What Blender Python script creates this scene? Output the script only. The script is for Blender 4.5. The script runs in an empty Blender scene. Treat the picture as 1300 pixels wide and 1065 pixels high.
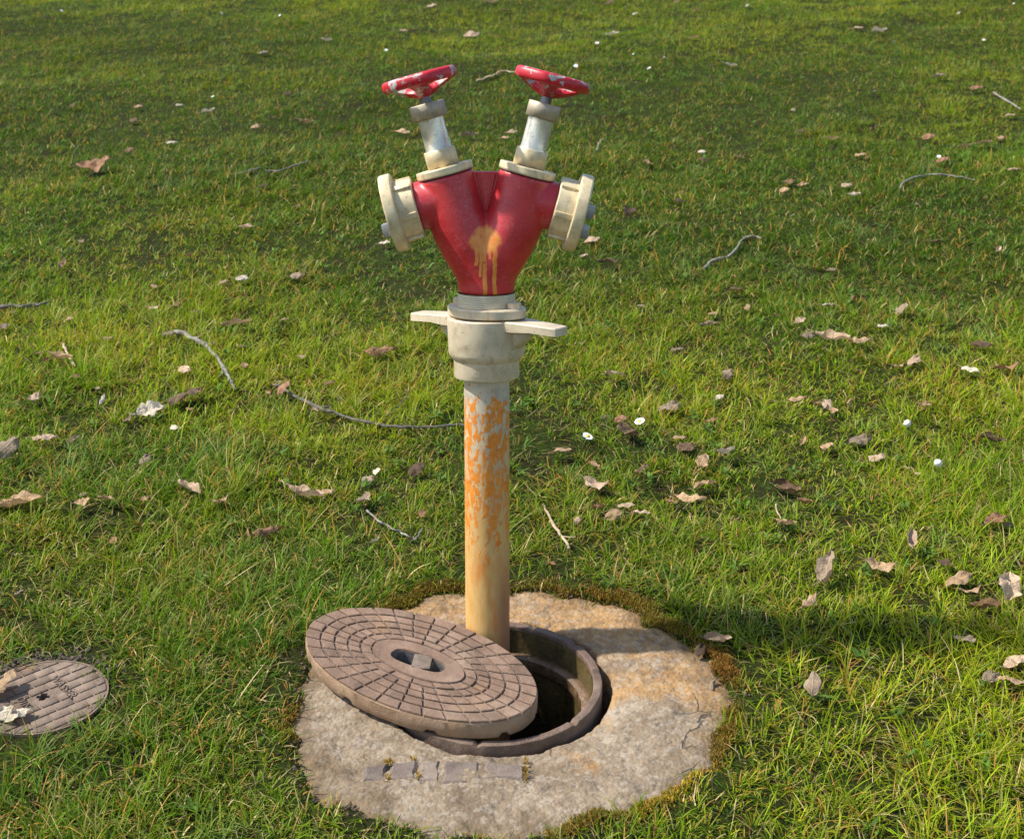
import bpy, bmesh, math, random
import numpy as np
from math import sin, cos, tan, atan, atan2, pi, radians, degrees, sqrt, hypot
from mathutils import Vector, Matrix, noise as mnoise

random.seed(7)
RNG = np.random.default_rng(11)
SC = bpy.context.scene
COL = SC.collection

# ------------------------------------------------------------------ camera, sky, sun, exposure
SLOPE = radians(12)                      # the lawn rises away from the camera
SL = tan(SLOPE)
CAM = Vector((0, -2.887, 1.146))         # eye height 1.76 m above the lawn where the photographer stands
PITCH = radians(11)
FPX = 1900.0                             # focal length in pixels of the 1300 px wide photograph
cam_data = bpy.data.cameras.new("camera")
cam_data.sensor_width = 36
cam_data.lens = FPX / 1300 * 36
cam_data.shift_y = -45 / 1300
cam_data.clip_start = 0.05
cam_data.clip_end = 500
cam_data.dof.use_dof = True
cam_data.dof.focus_distance = 2.9
cam_data.dof.aperture_fstop = 11
cam = bpy.data.objects.new("camera", cam_data)
cam.location = CAM
cam.rotation_euler = (pi / 2 - PITCH, 0, 0)
COL.objects.link(cam)
SC.camera = cam

SUN_TO = Vector((0.7226, 0.035, -0.86)).normalized()   # direction the light travels
sun_el = math.asin(-SUN_TO.z)
sun_az = atan2(-SUN_TO.x, -SUN_TO.y)                   # clockwise from +Y
world = bpy.data.worlds.new("World")
SC.world = world
world.use_nodes = True
wn = world.node_tree.nodes
wl = world.node_tree.links
for n_ in list(wn):
    wn.remove(n_)
sky = wn.new("ShaderNodeTexSky")
sky.sky_type = 'NISHITA'
sky.sun_disc = False
sky.sun_elevation = sun_el
sky.sun_rotation = sun_az
sky.air_density = 1.0
sky.dust_density = 1.0
bg = wn.new("ShaderNodeBackground")
bg.inputs[1].default_value = 0.15
wo = wn.new("ShaderNodeOutputWorld")
wl.new(sky.outputs[0], bg.inputs[0])
wl.new(bg.outputs[0], wo.inputs[0])

sun_data = bpy.data.lights.new("sun", 'SUN')
sun_data.energy = 4.5
sun_data.angle = radians(1.8)
sun_data.color = (1.0, 0.96, 0.89)
sun = bpy.data.objects.new("sun", sun_data)
sun.rotation_euler = SUN_TO.to_track_quat('-Z', 'Y').to_euler()
sun.location = (-6, -1, 8)
COL.objects.link(sun)

SC.view_settings.view_transform = 'Standard'
SC.view_settings.look = 'None'
SC.view_settings.exposure = 0.6
SC.view_settings.gamma = 1.0
SC.view_settings.use_curve_mapping = False
SC.cycles.use_denoising = True
SC.cycles.max_bounces = 8
SC.cycles.transparent_max_bounces = 8


# ------------------------------------------------------------------ helpers
def tag(o, label=None, cat=None, group=None, kind=None):
    if label: o["label"] = label
    if cat: o["category"] = cat
    if group: o["group"] = group
    if kind: o["kind"] = kind
    return o


def empty(name, loc=(0, 0, 0), rot=(0, 0, 0)):
    o = bpy.data.objects.new(name, None)
    o.location = loc
    o.rotation_euler = rot
    COL.objects.link(o)
    return o


def link(name, me, mat=None, parent=None, smooth=True):
    if mat is not None and not me.materials:
        me.materials.append(mat)
    if smooth:
        me.polygons.foreach_set("use_smooth", [True] * len(me.polygons))
    o = bpy.data.objects.new(name, me)
    COL.objects.link(o)
    if parent is not None:
        o.parent = parent
    return o


def build(name, bm, mat=None, parent=None, smooth=True, sharp=35):
    bmesh.ops.recalc_face_normals(bm, faces=bm.faces)
    bm.normal_update()
    me = bpy.data.meshes.new(name)
    if sharp and smooth:
        for e in bm.edges:
            if len(e.link_faces) == 2 and e.calc_face_angle(0) > radians(sharp):
                e.smooth = False
    bm.to_mesh(me)
    bm.free()
    return link(name, me, mat, parent, smooth)


def lathe(bm, prof, seg=48, mat=Matrix(), caps=True, scallop=None):
    """prof: list of (r, z) from bottom to top; revolved round local Z, moved by mat"""
    rings = []
    for r, z in prof:
        ring = []
        for i in range(seg):
            a = 2 * pi * i / seg
            rr = r if scallop is None else scallop(r, z, a)
            ring.append(bm.verts.new(mat @ Vector((rr * cos(a), rr * sin(a), z))))
        rings.append(ring)
    for A, B in zip(rings, rings[1:]):
        for i in range(seg):
            bm.faces.new((A[i], A[(i + 1) % seg], B[(i + 1) % seg], B[i]))
    if caps:
        bm.faces.new(rings[0][::-1])
        bm.faces.new(rings[-1])
    return rings


def prism(bm, pts, z0, z1, mat=Matrix(), bev=0.0):
    """pts: 2D outline counter-clockwise, extruded from z0 to z1 with a chamfered top"""
    c = Vector((sum(p[0] for p in pts) / len(pts), sum(p[1] for p in pts) / len(pts)))
    def ring(z, ins):
        out = []
        for p in pts:
            v = Vector((p[0], p[1]))
            d = c - v
            if ins and d.length > 1e-6:
                v = v + d.normalized() * min(ins * 1.3, d.length * .5)
            out.append(bm.verts.new(mat @ Vector((v.x, v.y, z))))
        return out
    levels = [ring(z0, 0)]
    if bev:
        levels += [ring(z1 - bev, 0), ring(z1, bev)]
    else:
        levels += [ring(z1, 0)]
    n = len(pts)
    for A, B in zip(levels, levels[1:]):
        for i in range(n):
            bm.faces.new((A[i], A[(i + 1) % n], B[(i + 1) % n], B[i]))
    bm.faces.new(levels[0][::-1])
    bm.faces.new(levels[-1])


def box(bm, sx, sy, sz, mat=Matrix(), bev=0.0):
    r = bmesh.ops.create_cube(bm, size=1, matrix=mat @ Matrix.Diagonal((sx, sy, sz, 1)))
    if bev:
        es = list({e for v in r['verts'] for e in v.link_edges})
        bmesh.ops.bevel(bm, geom=es, offset=bev, segments=2, affect='EDGES', profile=.6)


def tube(bm, pts, radii, seg=10, squash=1.0, cap=True):
    pts = [Vector(p) for p in pts]
    rings = []
    up = Vector((0, 0, 1))
    for i, p in enumerate(pts):
        d = (pts[min(i + 1, len(pts) - 1)] - pts[max(i - 1, 0)]).normalized()
        s = d.cross(up)
        if s.length < 1e-3:
            s = d.cross(Vector((0, 1, 0)))
        s.normalize()
        t = s.cross(d).normalized()
        r = radii[i] if isinstance(radii, (list, tuple)) else radii
        rings.append([bm.verts.new(p + (s * cos(2 * pi * k / seg) + t * sin(2 * pi * k / seg) * squash) * r) for k in range(seg)])
    for A, B in zip(rings, rings[1:]):
        for k in range(seg):
            bm.faces.new((A[k], A[(k + 1) % seg], B[(k + 1) % seg], B[k]))
    if cap:
        bm.faces.new(rings[0][::-1])
        bm.faces.new(rings[-1])


def hexpts(r, rot=0.0, n=6):
    return [(r * cos(rot + 2 * pi * i / n), r * sin(rot + 2 * pi * i / n)) for i in range(n)]


# ------------------------------------------------------------------ node materials
class Mat:
    def __init__(self, name):
        self.m = bpy.data.materials.new(name)
        self.m.use_nodes = True
        self.t = self.m.node_tree
        self.n = self.t.nodes
        self.bsdf = self.n.get("Principled BSDF")
        self.out = self.n.get("Material Output")
        tc = self.n.new("ShaderNodeTexCoord")
        self.obj = tc.outputs["Object"]

    def put(self, sock, v):
        if isinstance(v, bpy.types.NodeSocket):
            self.t.links.new(v, sock)
        elif isinstance(v, (tuple, list)) and sock.type == 'RGBA' and len(v) == 3:
            sock.default_value = (*v, 1)
        else:
            sock.default_value = v

    def noise(self, scale, detail=4, rough=.55, vec=None, dist=0.0):
        n = self.n.new("ShaderNodeTexNoise")
        self.put(n.inputs["Vector"], vec or self.obj)
        n.inputs["Scale"].default_value = scale
        n.inputs["Detail"].default_value = detail
        n.inputs["Roughness"].default_value = rough
        n.inputs["Distortion"].default_value = dist
        return n.outputs["Fac"]

    def voronoi(self, scale, vec=None, feature='F1', out="Distance"):
        n = self.n.new("ShaderNodeTexVoronoi")
        n.feature = feature
        self.put(n.inputs["Vector"], vec or self.obj)
        n.inputs["Scale"].default_value = scale
        return n.outputs[out]

    def scale(self, s, vec=None, loc=(0, 0, 0)):
        n = self.n.new("ShaderNodeMapping")
        self.put(n.inputs["Vector"], vec or self.obj)
        n.inputs["Scale"].default_value = s
        n.inputs["Location"].default_value = loc
        return n.outputs[0]

    def xyz(self, vec=None):
        n = self.n.new("ShaderNodeSeparateXYZ")
        self.put(n.inputs[0], vec or self.obj)
        return n.outputs

    def math(self, op, a, b=0.0, c=0.0, clamp=False):
        n = self.n.new("ShaderNodeMath")
        n.operation = op
        n.use_clamp = clamp
        self.put(n.inputs[0], a)
        self.put(n.inputs[1], b)
        self.put(n.inputs[2], c)
        return n.outputs[0]

    def step(self, v, lo, hi):
        n = self.n.new("ShaderNodeMapRange")
        n.interpolation_type = 'SMOOTHSTEP'
        self.put(n.inputs[0], v)
        n.inputs[1].default_value = lo
        n.inputs[2].default_value = hi
        return n.outputs[0]

    def ramp(self, fac, stops, interp='LINEAR'):
        n = self.n.new("ShaderNodeValToRGB")
        n.color_ramp.interpolation = interp
        e = n.color_ramp.elements
        while len(e) > 1:
            e.remove(e[0])
        for i, (p, c) in enumerate(stops):
            x = e[0] if i == 0 else e.new(p)
            x.position = p
            x.color = (*c, 1)
        self.put(n.inputs[0], fac)
        return n.outputs[0]

    def mix(self, fac, a, b, mode='MIX'):
        n = self.n.new("ShaderNodeMix")
        n.data_type = 'RGBA'
        n.blend_type = mode
        self.put(n.inputs[0], fac)
        self.put(n.inputs[6], a)
        self.put(n.inputs[7], b)
        return n.outputs[2]

    def attr(self, name):
        n = self.n.new("ShaderNodeAttribute")
        n.attribute_name = name
        return n.outputs["Color"]

    def rand(self):
        return self.n.new("ShaderNodeObjectInfo").outputs["Random"]

    def vary(self, col, lo, hi):
        v = self.math('MULTIPLY_ADD', self.rand(), hi - lo, lo)
        n = self.n.new("ShaderNodeHueSaturation")
        self.put(n.inputs["Color"], col)
        self.put(n.inputs["Value"], v)
        return n.outputs[0]

    def bump(self, h, strength=.4, dist=.002, normal=None):
        n = self.n.new("ShaderNodeBump")
        n.inputs["Strength"].default_value = strength
        n.inputs["Distance"].default_value = dist
        self.put(n.inputs["Height"], h)
        if normal is not None:
            self.put(n.inputs["Normal"], normal)
        return n.outputs[0]

    def set(self, **kw):
        names = dict(base="Base Color", rough="Roughness", metal="Metallic", normal="Normal", spec="Specular IOR Level", coat="Coat Weight", coat_rough="Coat Roughness")
        for k, v in kw.items():
            self.put(self.bsdf.inputs[names[k]], v)
        return self.m


def mat_red():
    b = Mat("red paint")
    x, y, z = b.xyz()
    big = b.noise(14, 5, .6)
    fine = b.noise(260, 3, .6)
    red = b.ramp(big, [(.25, (.36, .012, .015)), (.5, (.49, .020, .024)), (.75, (.56, .045, .044))])
    # chalky speckle where the paint has weathered
    speck = b.step(b.math('ADD', b.math('MULTIPLY', fine, .75), b.math('MULTIPLY', b.noise(30, 3), .4)), .60, .74)
    red = b.mix(b.math('MULTIPLY', speck, .30), red, (.54, .18, .15))
    # bare patch low on the front left
    chip = b.math('MULTIPLY', b.step(b.noise(75, 4, .6), .64, .70), b.step(z, .79, .9))
    red = b.mix(b.math('MULTIPLY', chip, .45), red, (.25, .13, .12))
    # orange overspray with three runs below it
    xw = b.math('ADD', x, b.math('MULTIPLY', b.math('SUBTRACT', b.noise(45, 3), .5), .022))
    zw = b.math('ADD', z, b.math('MULTIPLY', b.math('SUBTRACT', b.noise(60, 3, .6, b.scale((1, 1, .6))), .5), .02))
    ex = b.math('DIVIDE', b.math('ADD', xw, .002), .030)
    ez = b.math('DIVIDE', b.math('SUBTRACT', zw, .872), .026)
    rr = b.math('ADD', b.math('MULTIPLY', ex, ex), b.math('MULTIPLY', ez, ez))
    blob = b.math('SUBTRACT', 1.0, b.step(rr, .55, 1.25))
    mask = blob
    for x0, wd, z_end in ((-.0175, .0042, .822), (-.003, .0048, .764), (.0165, .0046, .762), (-.011, .0028, .80), (.008, .0026, .835)):
        wob = b.math('ADD', x, b.math('MULTIPLY', b.math('SUBTRACT', b.noise(35 + x0 * 300, 2, .5, b.scale((.4, .4, 1))), .5), .010))
        d = b.math('ABSOLUTE', b.math('SUBTRACT', wob, x0))
        run = b.math('SUBTRACT', 1.0, b.step(d, wd * .65, wd))
        run = b.math('MULTIPLY', run, b.step(z, z_end, z_end + .004))
        run = b.math('MULTIPLY', run, b.math('SUBTRACT', 1.0, b.step(z, .858, .872)))
        mask = b.math('MAXIMUM', mask, run)
    mask = b.math('MULTIPLY', mask, b.math('SUBTRACT', 1.0, b.step(y, -.02, .0)))
    mask = b.math('MULTIPLY', mask, b.step(b.noise(170, 3, .6), .22, .42))
    orange = b.ramp(b.noise(60, 4), [(.3, (.66, .20, .015)), (.7, (.76, .30, .05))])
    col = b.mix(b.math('MULTIPLY', mask, .95), red, orange)
    h = b.math('ADD', b.math('MULTIPLY', fine, .5), b.noise(80, 4))
    return b.set(base=col, rough=b.ramp(b.noise(50, 3), [(.3, (.36,) * 3), (.7, (.55,) * 3)]), normal=b.bump(h, .22, .0025), spec=.5, coat=.15, coat_rough=.3)


def mat_wheel():
    b = Mat("worn red enamel")
    n = b.noise(38, 6, .62, dist=.4)
    x, y, z = b.xyz()
    n2 = b.math('ADD', n, b.math('MULTIPLY', b.math('SUBTRACT', 1, b.step(x, -.05, .05)), .055))
    wear = b.step(n2, .575, .605)
    red = b.ramp(b.noise(90, 3), [(.3, (.42, .008, .018)), (.7, (.58, .02, .03))])
    col = b.mix(b.math('MULTIPLY', wear, .95), red, b.ramp(b.noise(120, 3), [(.35, (.30, .28, .25)), (.7, (.55, .53, .5))]))
    return b.set(base=col, rough=.42, normal=b.bump(b.math('ADD', n, b.math('MULTIPLY', wear, -.6)), .25, .002))


def mat_cream(name, tint=(.60, .53, .39), dark=(.36, .32, .25), metal=.15, rough=.42, rust=.25):
    b = Mat(name)
    n = b.noise(22, 5, .6)
    col = b.ramp(n, [(.25, dark), (.5, tint), (.75, tuple(min(1, c * 1.14) for c in tint))])
    dirt = b.step(b.noise(45, 8, .75), .50, .72)
    col = b.mix(b.math('MULTIPLY', dirt, .62), col, (.19, .155, .11))
    streaks = b.step(b.noise(60, 5, .7, b.scale((1, 1, .12))), .54, .7)
    col = b.mix(b.math('MULTIPLY', streaks, .35), col, (.30, .22, .13))
    st = b.step(b.noise(30, 4, .6, b.scale((1, 1, .45))), .60, .70)
    col = b.mix(b.math('MULTIPLY', st, rust), col, (.55, .30, .09))
    pit = b.step(b.noise(190, 2), .68, .74)
    col = b.mix(b.math('MULTIPLY', pit, .55), col, (.11, .095, .08))
    h = b.math('SUBTRACT', b.math('MULTIPLY', b.noise(120, 4), .6), b.math('MULTIPLY', pit, .4))
    return b.set(base=col, metal=metal, rough=b.ramp(b.noise(40, 3), [(.3, (rough - .08,) * 3), (.7, (rough + .14,) * 3)]), normal=b.bump(h, .25, .002))


def mat_thread():
    b = Mat("brass thread")
    x, y, z = b.xyz()
    w = b.math('SINE', b.math('MULTIPLY', z, 2 * pi / .0042))
    col = b.ramp(b.noise(26, 4), [(.3, (.46, .39, .27)), (.6, (.60, .52, .37)), (.8, (.62, .42, .17))])
    return b.set(base=col, metal=.1, rough=.45, normal=b.bump(w, .3, .0008))


def mat_pipe():
    b = Mat("flaking orange pipe")
    x, y, z = b.xyz()
    streak = b.scale((1, 1, .42))
    n = b.math('ADD', b.math('MULTIPLY', b.noise(84, 7, .66, streak, .5), .82), b.math('MULTIPLY', b.noise(240, 4, .7), .18))
    # orange paint survives in flakes on the upper half, most of the lower half is rust-stained cream
    up = b.step(z, .30, .58)
    upf = b.step(z, .16, .34)
    keep = b.math('ADD', n, b.math('MULTIPLY', b.math('SUBTRACT', upf, 1), .17))
    keep = b.math('ADD', keep, b.math('MULTIPLY', b.step(z, .53, .60), -.12))
    flake = b.step(keep, .482, .500)
    bare = b.ramp(b.noise(40, 5, .6), [(.3, (.36, .31, .235)), (.5, (.49, .425, .315)), (.7, (.58, .475, .31))])
    low = b.ramp(b.noise(30, 5, .6, b.scale((1, 1, .3))), [(.3, (.52, .25, .055)), (.5, (.58, .36, .125)), (.72, (.55, .19, .025))])
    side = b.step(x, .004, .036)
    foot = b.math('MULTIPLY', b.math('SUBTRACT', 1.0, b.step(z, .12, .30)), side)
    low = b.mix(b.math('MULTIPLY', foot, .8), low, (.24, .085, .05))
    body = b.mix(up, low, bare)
    orange = b.ramp(b.noise(70, 5, .7), [(.3, (.54, .15, .010)), (.7, (.74, .27, .025))])
    halo = b.math('MULTIPLY', b.step(keep, .45, .486), b.math('SUBTRACT', 1, flake))
    body = b.mix(b.math('MULTIPLY', halo, .7), body, b.ramp(b.noise(90, 3), [(.4, (.30, .24, .18)), (.6, (.62, .44, .22))]))
    col = b.mix(flake, body, orange)
    dirt = b.step(b.noise(110, 4, .7), .6, .72)
    col = b.mix(b.math('MULTIPLY', dirt, .3), col, (.20, .13, .07))
    h = b.math('ADD', b.math('MULTIPLY', flake, .8), b.math('MULTIPLY', b.noise(160, 4), .4))
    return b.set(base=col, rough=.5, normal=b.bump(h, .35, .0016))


def mat_simple(name, a, c, scale=40, rough=.6, metal=0.0, bump=.3, bd=.002):
    b = Mat(name)
    n = b.noise(scale, 5, .6)
    return b.set(base=b.ramp(n, [(.3, a), (.7, c)]), rough=rough, metal=metal, normal=b.bump(b.noise(scale * 2.5, 5), bump, bd))


def mat_cover(name, c0, c1, c2, rusty=(.36, .19, .08), amt=.5):
    b = Mat(name)
    n = b.noise(16, 6, .65)
    col = b.ramp(n, [(.28, c0), (.5, c1), (.74, c2)])
    col = b.mix(b.math('MULTIPLY', b.step(b.noise(9, 5, .6, b.scale((1, 1, 1), loc=(3, 1, 0))), .56, .68), amt), col, rusty)
    grit = b.noise(330, 3, .7)
    col = b.mix(b.math('MULTIPLY', b.step(grit, .56, .7), .4), col, (.42, .33, .255))
    col = b.mix(b.math('MULTIPLY', b.step(b.noise(210, 3, .7), .6, .7), .6), col, (.085, .065, .055))
    col = b.mix(b.math('MULTIPLY', b.step(b.noise(5, 6, .7, b.scale((1, 1, 1), loc=(1, 7, 2))), .50, .66), .35), col, (.32, .24, .17))
    col = b.vary(col, .84, 1.14)
    h = b.math('ADD', grit, b.math('MULTIPLY', b.noise(90, 4), 1.4))
    return b.set(base=col, rough=.78, normal=b.bump(h, .55, .003), spec=.35)


def mat_concrete():
    b = Mat("weathered concrete")
    x, y, z = b.xyz()
    n = b.noise(7, 7, .65)
    col = b.ramp(n, [(.30, (.110, .075, .046)), (.43, (.192, .140, .088)), (.55, (.255, .193, .126)), (.72, (.35, .282, .200))])
    # ochre staining, strongest behind the pit where iron water has run out
    oz = b.math('ADD', b.noise(5.5, 6, .62, b.scale((1, 1, 1), loc=(2, 5, 0))), b.math('ADD', b.math('MULTIPLY', y, .55), b.math('MULTIPLY', x, .22)))
    col = b.mix(b.math('MULTIPLY', b.step(oz, .50, .66), .78), col, b.ramp(b.noise(30, 5), [(.3, (.28, .14, .045)), (.7, (.44, .26, .10))]))
    dk = b.step(b.noise(6.5, 6, .7, b.scale((1, 1, 1), loc=(8, 2, 0))), .57, .70)
    col = b.mix(b.math('MULTIPLY', dk, .55), col, (.15, .125, .10))
    agg = b.voronoi(120)
    stone = b.voronoi(95, out="Color")
    sv = b.math('MULTIPLY', b.xyz(stone)[0], 1.0)
    col = b.mix(b.math('MULTIPLY', b.step(sv, .66, .80), .26), col, (.42, .37, .30))
    col = b.mix(b.math('MULTIPLY', b.math('SUBTRACT', 1, b.step(sv, .08, .18)), .35), col, (.13, .10, .075))
    # earth worked into the slab from its edge
    rad = b.math('SQRT', b.math('ADD', b.math('MULTIPLY', x, x), b.math('MULTIPLY', y, y)))
    earth = b.step(b.math('ADD', b.math('MULTIPLY', rad, 2.6), b.noise(11, 6, .7)), 1.40, 1.66)
    col = b.mix(b.math('MULTIPLY', earth, .75), col, b.ramp(b.noise(50, 4), [(.3, (.075, .050, .026)), (.7, (.17, .11, .05))]))
    crack = b.voronoi(7, b.scale((1, 1, 1), b.mix(.08, b.obj, b.noise(9, 4))), 'DISTANCE_TO_EDGE')
    cr = b.math('MULTIPLY', b.math('SUBTRACT', 1, b.step(crack, .003, .010)), b.step(b.noise(4, 2), .56, .64))
    col = b.mix(b.math('MULTIPLY', cr, .8), col, (.06, .045, .03))
    grain = b.noise(420, 3, .7)
    col = b.mix(b.math('MULTIPLY', b.step(grain, .60, .74), .28), col, (.48, .43, .36))
    col = b.mix(b.math('MULTIPLY', b.step(b.noise(130, 5, .75), .54, .66), .7), col, (.11, .085, .06))
    h = b.math('ADD', b.math('MULTIPLY', b.noise(75, 4, .6), 2.0), b.math('ADD', b.math('MULTIPLY', agg, -1.0), b.math('MULTIPLY', cr, -2.5)))
    return b.set(base=col, rough=.92, normal=b.bump(h, .55, .0035), spec=.25)


def mat_wet(name, a, c, d):
    b = Mat(name)
    n = b.noise(18, 6, .65, b.scale((1, 1, .35)))
    col = b.ramp(n, [(.3, a), (.5, c), (.75, d)])
    return b.set(base=col, rough=b.ramp(b.noise(60, 4), [(.35, (.12,) * 3), (.65, (.5,) * 3)]), normal=b.bump(b.noise(90, 6, .7), .7, .006), spec=.6)


def mat_soil():
    b = Mat("lawn soil and thatch")
    n = b.noise(9, 6, .65)
    col = b.ramp(n, [(.28, (.026, .019, .009)), (.45, (.030, .034, .008)), (.6, (.032, .048, .006)), (.75, (.060, .046, .020))])
    col = b.mix(b.step(b.noise(120, 5, .7), .54, .74), col, (.080, .060, .025))
    col = b.mix(b.math('MULTIPLY', b.step(b.noise(55, 5, .7), .52, .66), .8), col, (.026, .044, .005))
    h = b.math('ADD', b.noise(160, 5, .7), b.math('MULTIPLY', b.noise(45, 5), 2.0))
    return b.set(base=col, rough=.95, normal=b.bump(h, .9, .012), spec=.08)


def mat_blade():
    b = Mat("grass blade")
    col = b.attr("blade_colour")
    b.set(base=col, rough=.55, spec=.13)
    tr = b.n.new("ShaderNodeBsdfTranslucent")
    b.put(tr.inputs[0], b.mix(1.0, col, (1.25, 1.3, .6, 1), 'MULTIPLY'))
    mx = b.n.new("ShaderNodeMixShader")
    mx.inputs[0].default_value = .38
    b.t.links.new(b.bsdf.outputs[0], mx.inputs[1])
    b.t.links.new(tr.outputs[0], mx.inputs[2])
    b.t.links.new(mx.outputs[0], b.out.inputs[0])
    return b.m


def mat_leaf(name, a, c, d):
    b = Mat(name)
    x, y, z = b.xyz()
    n = b.noise(4, 5, .65)
    col = b.ramp(n, [(.3, a), (.5, c), (.72, d)])
    ax = b.math('ABSOLUTE', y)
    vein = b.math('ABSOLUTE', b.math('SINE', b.math('MULTIPLY', b.math('SUBTRACT', x, b.math('MULTIPLY', ax, .9)), 30)))
    mid = b.math('SUBTRACT', 1, b.step(ax, .006, .022))
    vm = b.math('MAXIMUM', mid, b.math('MULTIPLY', b.math('SUBTRACT', 1, b.step(vein, .05, .25)), .5))
    col = b.mix(b.math('MULTIPLY', vm, .45), col, tuple(v * 1.25 for v in d))
    col = b.mix(b.math('MULTIPLY', b.step(b.noise(22, 4), .58, .68), .5), col, tuple(v * .4 for v in a))
    col = b.vary(col, .75, 1.2)
    b.set(base=col, rough=.6, normal=b.bump(b.math('ADD', vm, b.noise(20, 4)), .5, .02), spec=.3)
    tr = b.n.new("ShaderNodeBsdfTranslucent")
    b.put(tr.inputs[0], col)
    mx = b.n.new("ShaderNodeMixShader")
    mx.inputs[0].default_value = .18
    b.t.links.new(b.bsdf.outputs[0], mx.inputs[1])
    b.t.links.new(tr.outputs[0], mx.inputs[2])
    b.t.links.new(mx.outputs[0], b.out.inputs[0])
    return b.m


M_RED = mat_red()
M_WHEEL = mat_wheel()
M_CREAM = mat_cream("cream painted alloy", (.68, .555, .33), (.46, .36, .20))
M_GASKET = mat_simple("dark rubber gasket", (.030, .012, .012), (.06, .025, .022), 60, .7, 0, .2)
M_CLAW = mat_simple("light grey steel", (.24, .24, .235), (.42, .42, .41), 60, .4, .5, .2)
M_CLAMP = mat_cream("grey cream cast alloy", (.59, .49, .33), (.44, .35, .22), .1, .44, .25)
M_BONNET = mat_cream("pale brushed alloy", (.72, .665, .54), (.52, .47, .37), .6, .28, .2)
M_NUT = mat_cream("bronze nut", (.42, .35, .25), (.28, .23, .17), .3, .5, .2)
M_STEEL = mat_simple("dull grey steel", (.10, .10, .105), (.22, .22, .23), 60, .38, .7, .2)
M_THREAD = mat_thread()
M_PIPE = mat_pipe()
M_COVER = mat_cover("brown cast cover", (.108, .066, .042), (.190, .116, .075), (.268, .175, .120), (.27, .15, .07), .45)
M_COVSIDE = mat_cover("tan cast cover side", (.19, .115, .07), (.29, .185, .11), (.36, .25, .16), (.34, .17, .06), .4)
M_GROOVE = mat_cover("dirt in the grooves", (.085, .058, .042), (.145, .10, .074), (.20, .145, .11), (.18, .11, .055), .3)
M_RECESS = mat_simple("grey worn recess", (.10, .09, .085), (.30, .28, .27), 70, .5, .4, .4)
M_BAR = mat_simple("worn tan iron bar", (.10, .072, .05), (.22, .165, .115), 60, .6, .1, .4)
M_COVER2 = mat_cover("greyish brown iron cover", (.105, .071, .049), (.165, .114, .080), (.23, .165, .120), (.34, .17, .065), .7)
M_RING = mat_cover("rusty iron frame", (.080, .050, .034), (.140, .088, .060), (.21, .140, .10), (.20, .095, .035), .35)
M_CONC = mat_concrete()
M_WET = mat_wet("wet slimy pit wall", (.035, .026, .010), (.095, .07, .025), (.20, .14, .05))
M_LEDGE = mat_wet("wet rusty ledge", (.06, .035, .02), (.16, .095, .05), (.30, .20, .12))
M_SOIL = mat_soil()
M_BLADE = mat_blade()
M_TWIG = mat_simple("grey twig bark", (.10, .082, .064), (.33, .295, .25), 90, .85, 0, .6, .003)
M_TWIGD = mat_simple("dark twig bark", (.06, .05, .042), (.16, .14, .12), 90, .85, 0, .6, .003)
M_TWIGT = mat_simple("tan dry stalk", (.33, .22, .12), (.52, .40, .26), 60, .8, 0, .4)
M_PETAL = mat_simple("white petals", (.74, .74, .72), (.84, .83, .82), 200, .6, 0, .1)
M_YELLOW = mat_simple("yellow flower disc", (.62, .40, .02), (.80, .58, .05), 500, .7, 0, .5)
M_STEM = mat_simple("green flower stem", (.06, .10, .02), (.10, .15, .03), 100, .6, 0, .2)
M_SETT = mat_cover("purple grey clinker", (.090, .066, .052), (.150, .115, .092), (.22, .175, .142), (.20, .145, .09), .6)
LEAF = {
    'cream': mat_leaf("cream dead leaf", (.52, .41, .28), (.68, .57, .42), (.78, .69, .55)),
    'tan': mat_leaf("tan dead leaf", (.36, .21, .10), (.50, .32, .17), (.60, .43, .26)),
    'red': mat_leaf("reddish brown dead leaf", (.21, .095, .042), (.31, .16, .08), (.42, .25, .14)),
    'dark': mat_leaf("dark brown dead leaf", (.070, .040, .020), (.125, .074, .040), (.21, .135, .075)),
    'grey': mat_leaf("grey dead leaf", (.21, .145, .092), (.31, .225, .145), (.41, .315, .215)),
    'pink': mat_leaf("pale pinkish dead leaf", (.44, .28, .165), (.58, .40, .26), (.68, .51, .36)),
}

# ------------------------------------------------------------------ places on the lawn
PIPE = Vector((-.0510, .085, -.0337))
RINGC = (-.037, -.054)          # middle of the pit frame
CONC = (-.006, -.110)             # middle of the concrete apron
COV2 = (-.925, -.105)             # middle of the small iron cover
FWD = Vector((0, cos(PITCH), -sin(PITCH)))
UP = Vector((0, sin(PITCH), cos(PITCH)))


def vnoise(x, y, seed=0):
    """2D value noise for arrays, 0..1"""
    x = np.asarray(x, float)
    y = np.asarray(y, float)
    xi = np.floor(x).astype(np.int64)
    yi = np.floor(y).astype(np.int64)
    fx = x - xi
    fy = y - yi
    fx = fx * fx * (3 - 2 * fx)
    fy = fy * fy * (3 - 2 * fy)
    def h(a, b):
        v = np.sin(a * 127.1 + b * 311.7 + seed * 74.7) * 43758.5453
        return v - np.floor(v)
    return (h(xi, yi) * (1 - fx) + h(xi + 1, yi) * fx) * (1 - fy) + (h(xi, yi + 1) * (1 - fx) + h(xi + 1, yi + 1) * fx) * fy


def conc_edge(th):
    """irregular outer radius of the concrete apron"""
    th = np.asarray(th, float)
    return .415 + .014 * np.sin(2 * th + .6) + .010 * np.sin(3 * th + 2.1) + .009 * np.sin(7 * th + .3) + .008 * np.sin(13 * th + 1.7) + .006 * np.sin(23 * th + .4) + .004 * np.sin(37 * th + 2.2)


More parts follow.
